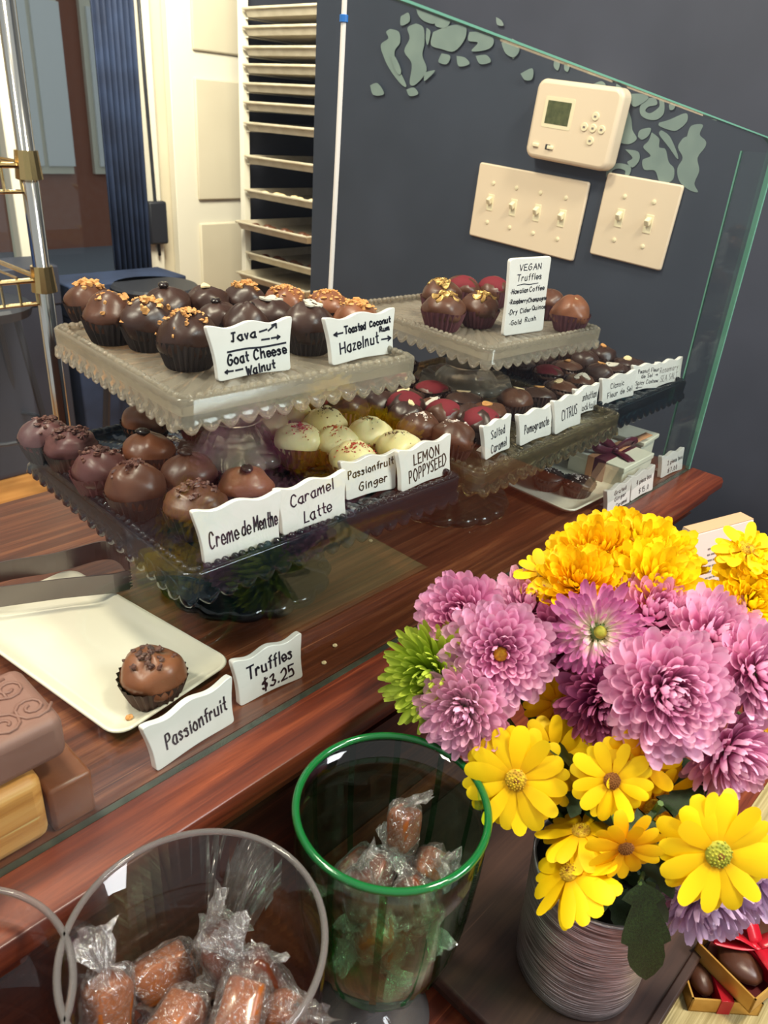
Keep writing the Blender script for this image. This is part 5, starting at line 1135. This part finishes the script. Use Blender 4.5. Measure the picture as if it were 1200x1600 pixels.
dd(872, 1100, 110, .45, (.1, -.3), 'golden daisy in shade below the dark magenta flower', N=16, mk='p_gold')
dd(1190, 1150, 110, .44, (.3, -.2), 'golden daisy half hidden at the bouquet edge', N=16, mk='p_gold')
# leaves
def leaf_mesh(name, mk, lobes=3):
    out = [(0, 0), (.04, .05), (.13, .10), (.18, .16), (.10, .22), (.16, .36), (.20, .48), (.21, .56), (.15, .60), (.16, .72), (.14, .82), (.07, .93), (0, 1)] if lobes == 1 else [(0, 0), (.05, .08), (.05, .2), (.16, .26), (.24, .22), (.20, .36), (.16, .42), (.27, .5), (.30, .60), (.19, .66), (.15, .72), (.17, .84), (.06, .96), (0, 1)]
    vs = []; n = len(out)
    for i, (x, y) in enumerate(out):
        z = -.18 * y * y; vs += [(-x, y, z + .12 * x), (0, y, z), (x, y, z + .12 * x)]
    mb = MB(); mb.add(vs, [(3*i+k, 3*i+k+1, 3*i+k+4, 3*i+k+3) for i in range(n-1) for k in range(2)])
    me = mb.mesh(name, True); me.materials.append(M[mk]); return me
LM = [leaf_mesh('leaf', 'leaf'), leaf_mesh('leaf', 'leaf2'), leaf_mesh('leaf', 'leaf2', 1)]
def leaf(t, base, tip, up, k=0, wsc=1.0):
    inv = t.matrix_world.inverted(); b = Vector(base); d = Vector(tip) - b; L = d.length; d.normalize(); z = Vector(up); z = (z - d * z.dot(d)).normalized(); x = d.cross(z)
    Mx = Matrix((x, d, z)).transposed().to_4x4() @ Matrix.Diagonal((L * wsc, L, L, 1)); Mx.translation = b
    o = bpy.data.objects.new('leaf', LM[2] if k == -1 else LM[k % 2]); col.objects.link(o); o.parent = t; o.matrix_local = Matrix.Translation(-t.location) @ Mx; return o
lf = thing('hanging_leaf', 'large dark green lobed leaf hanging down the silver vase', 'leaf', atdepth(1000, 1380, .395))
bpy.context.view_layer.update()
o = leaf(lf, atdepth(1002, 1372, .395), atdepth(1018, 1556, .40), camdir(-.1, .1, 1), -1, .95)
obj('leaf_stalk', MB().tube([(0, 0, 0), NECK + Vector((.01, -.02, .03)) - lf.location], .0012, 6), M['stem'], lf)
leaf(lf, atdepth(1010, 1375, .40), atdepth(1052, 1448, .40), camdir(.2, .2, 1), -1, .7)
random.seed(8)
for s_, (nm, cnt, a0) in enumerate((('counter side', 16, 2.2), ('camera side', 14, 4.2), ('wall side', 14, 6.0), ('middle', 8, 1.0), ('back', 14, .2))):
    t = thing('foliage_sprig', f'dark leafy stem filling the {nm} of the bouquet', 'foliage', NECK, group='leafy stems among the flowers')
    a = a0; pts = [Vector((0, 0, -.03)), Vector((math.cos(a) * .012, math.sin(a) * .012, .04)), Vector((math.cos(a) * .026, math.sin(a) * .026, .10))]
    obj('stem', MB().tube(pts, .0018, 6), M['stem'], t)
    for k in range(cnt):
        f = k / cnt; p = pts[0].lerp(pts[2], .35 + .65 * f) + NECK; b = a + U(-1.8, 1.8)
        leaf(t, p, p + Vector((math.cos(b) * U(.02, .034), math.sin(b) * U(.02, .034), U(-.004, .03))), (0, 0, 1), k, .9)
if __name__ == '__main__':
    for o in bpy.data.objects:
        if o.get('category') == 'flower' and o.matrix_world.translation.y > .235: print('near pane', o.name, o['label'], tuple(round(v, 3) for v in o.matrix_world.translation))
    print('objects', len(bpy.data.objects))
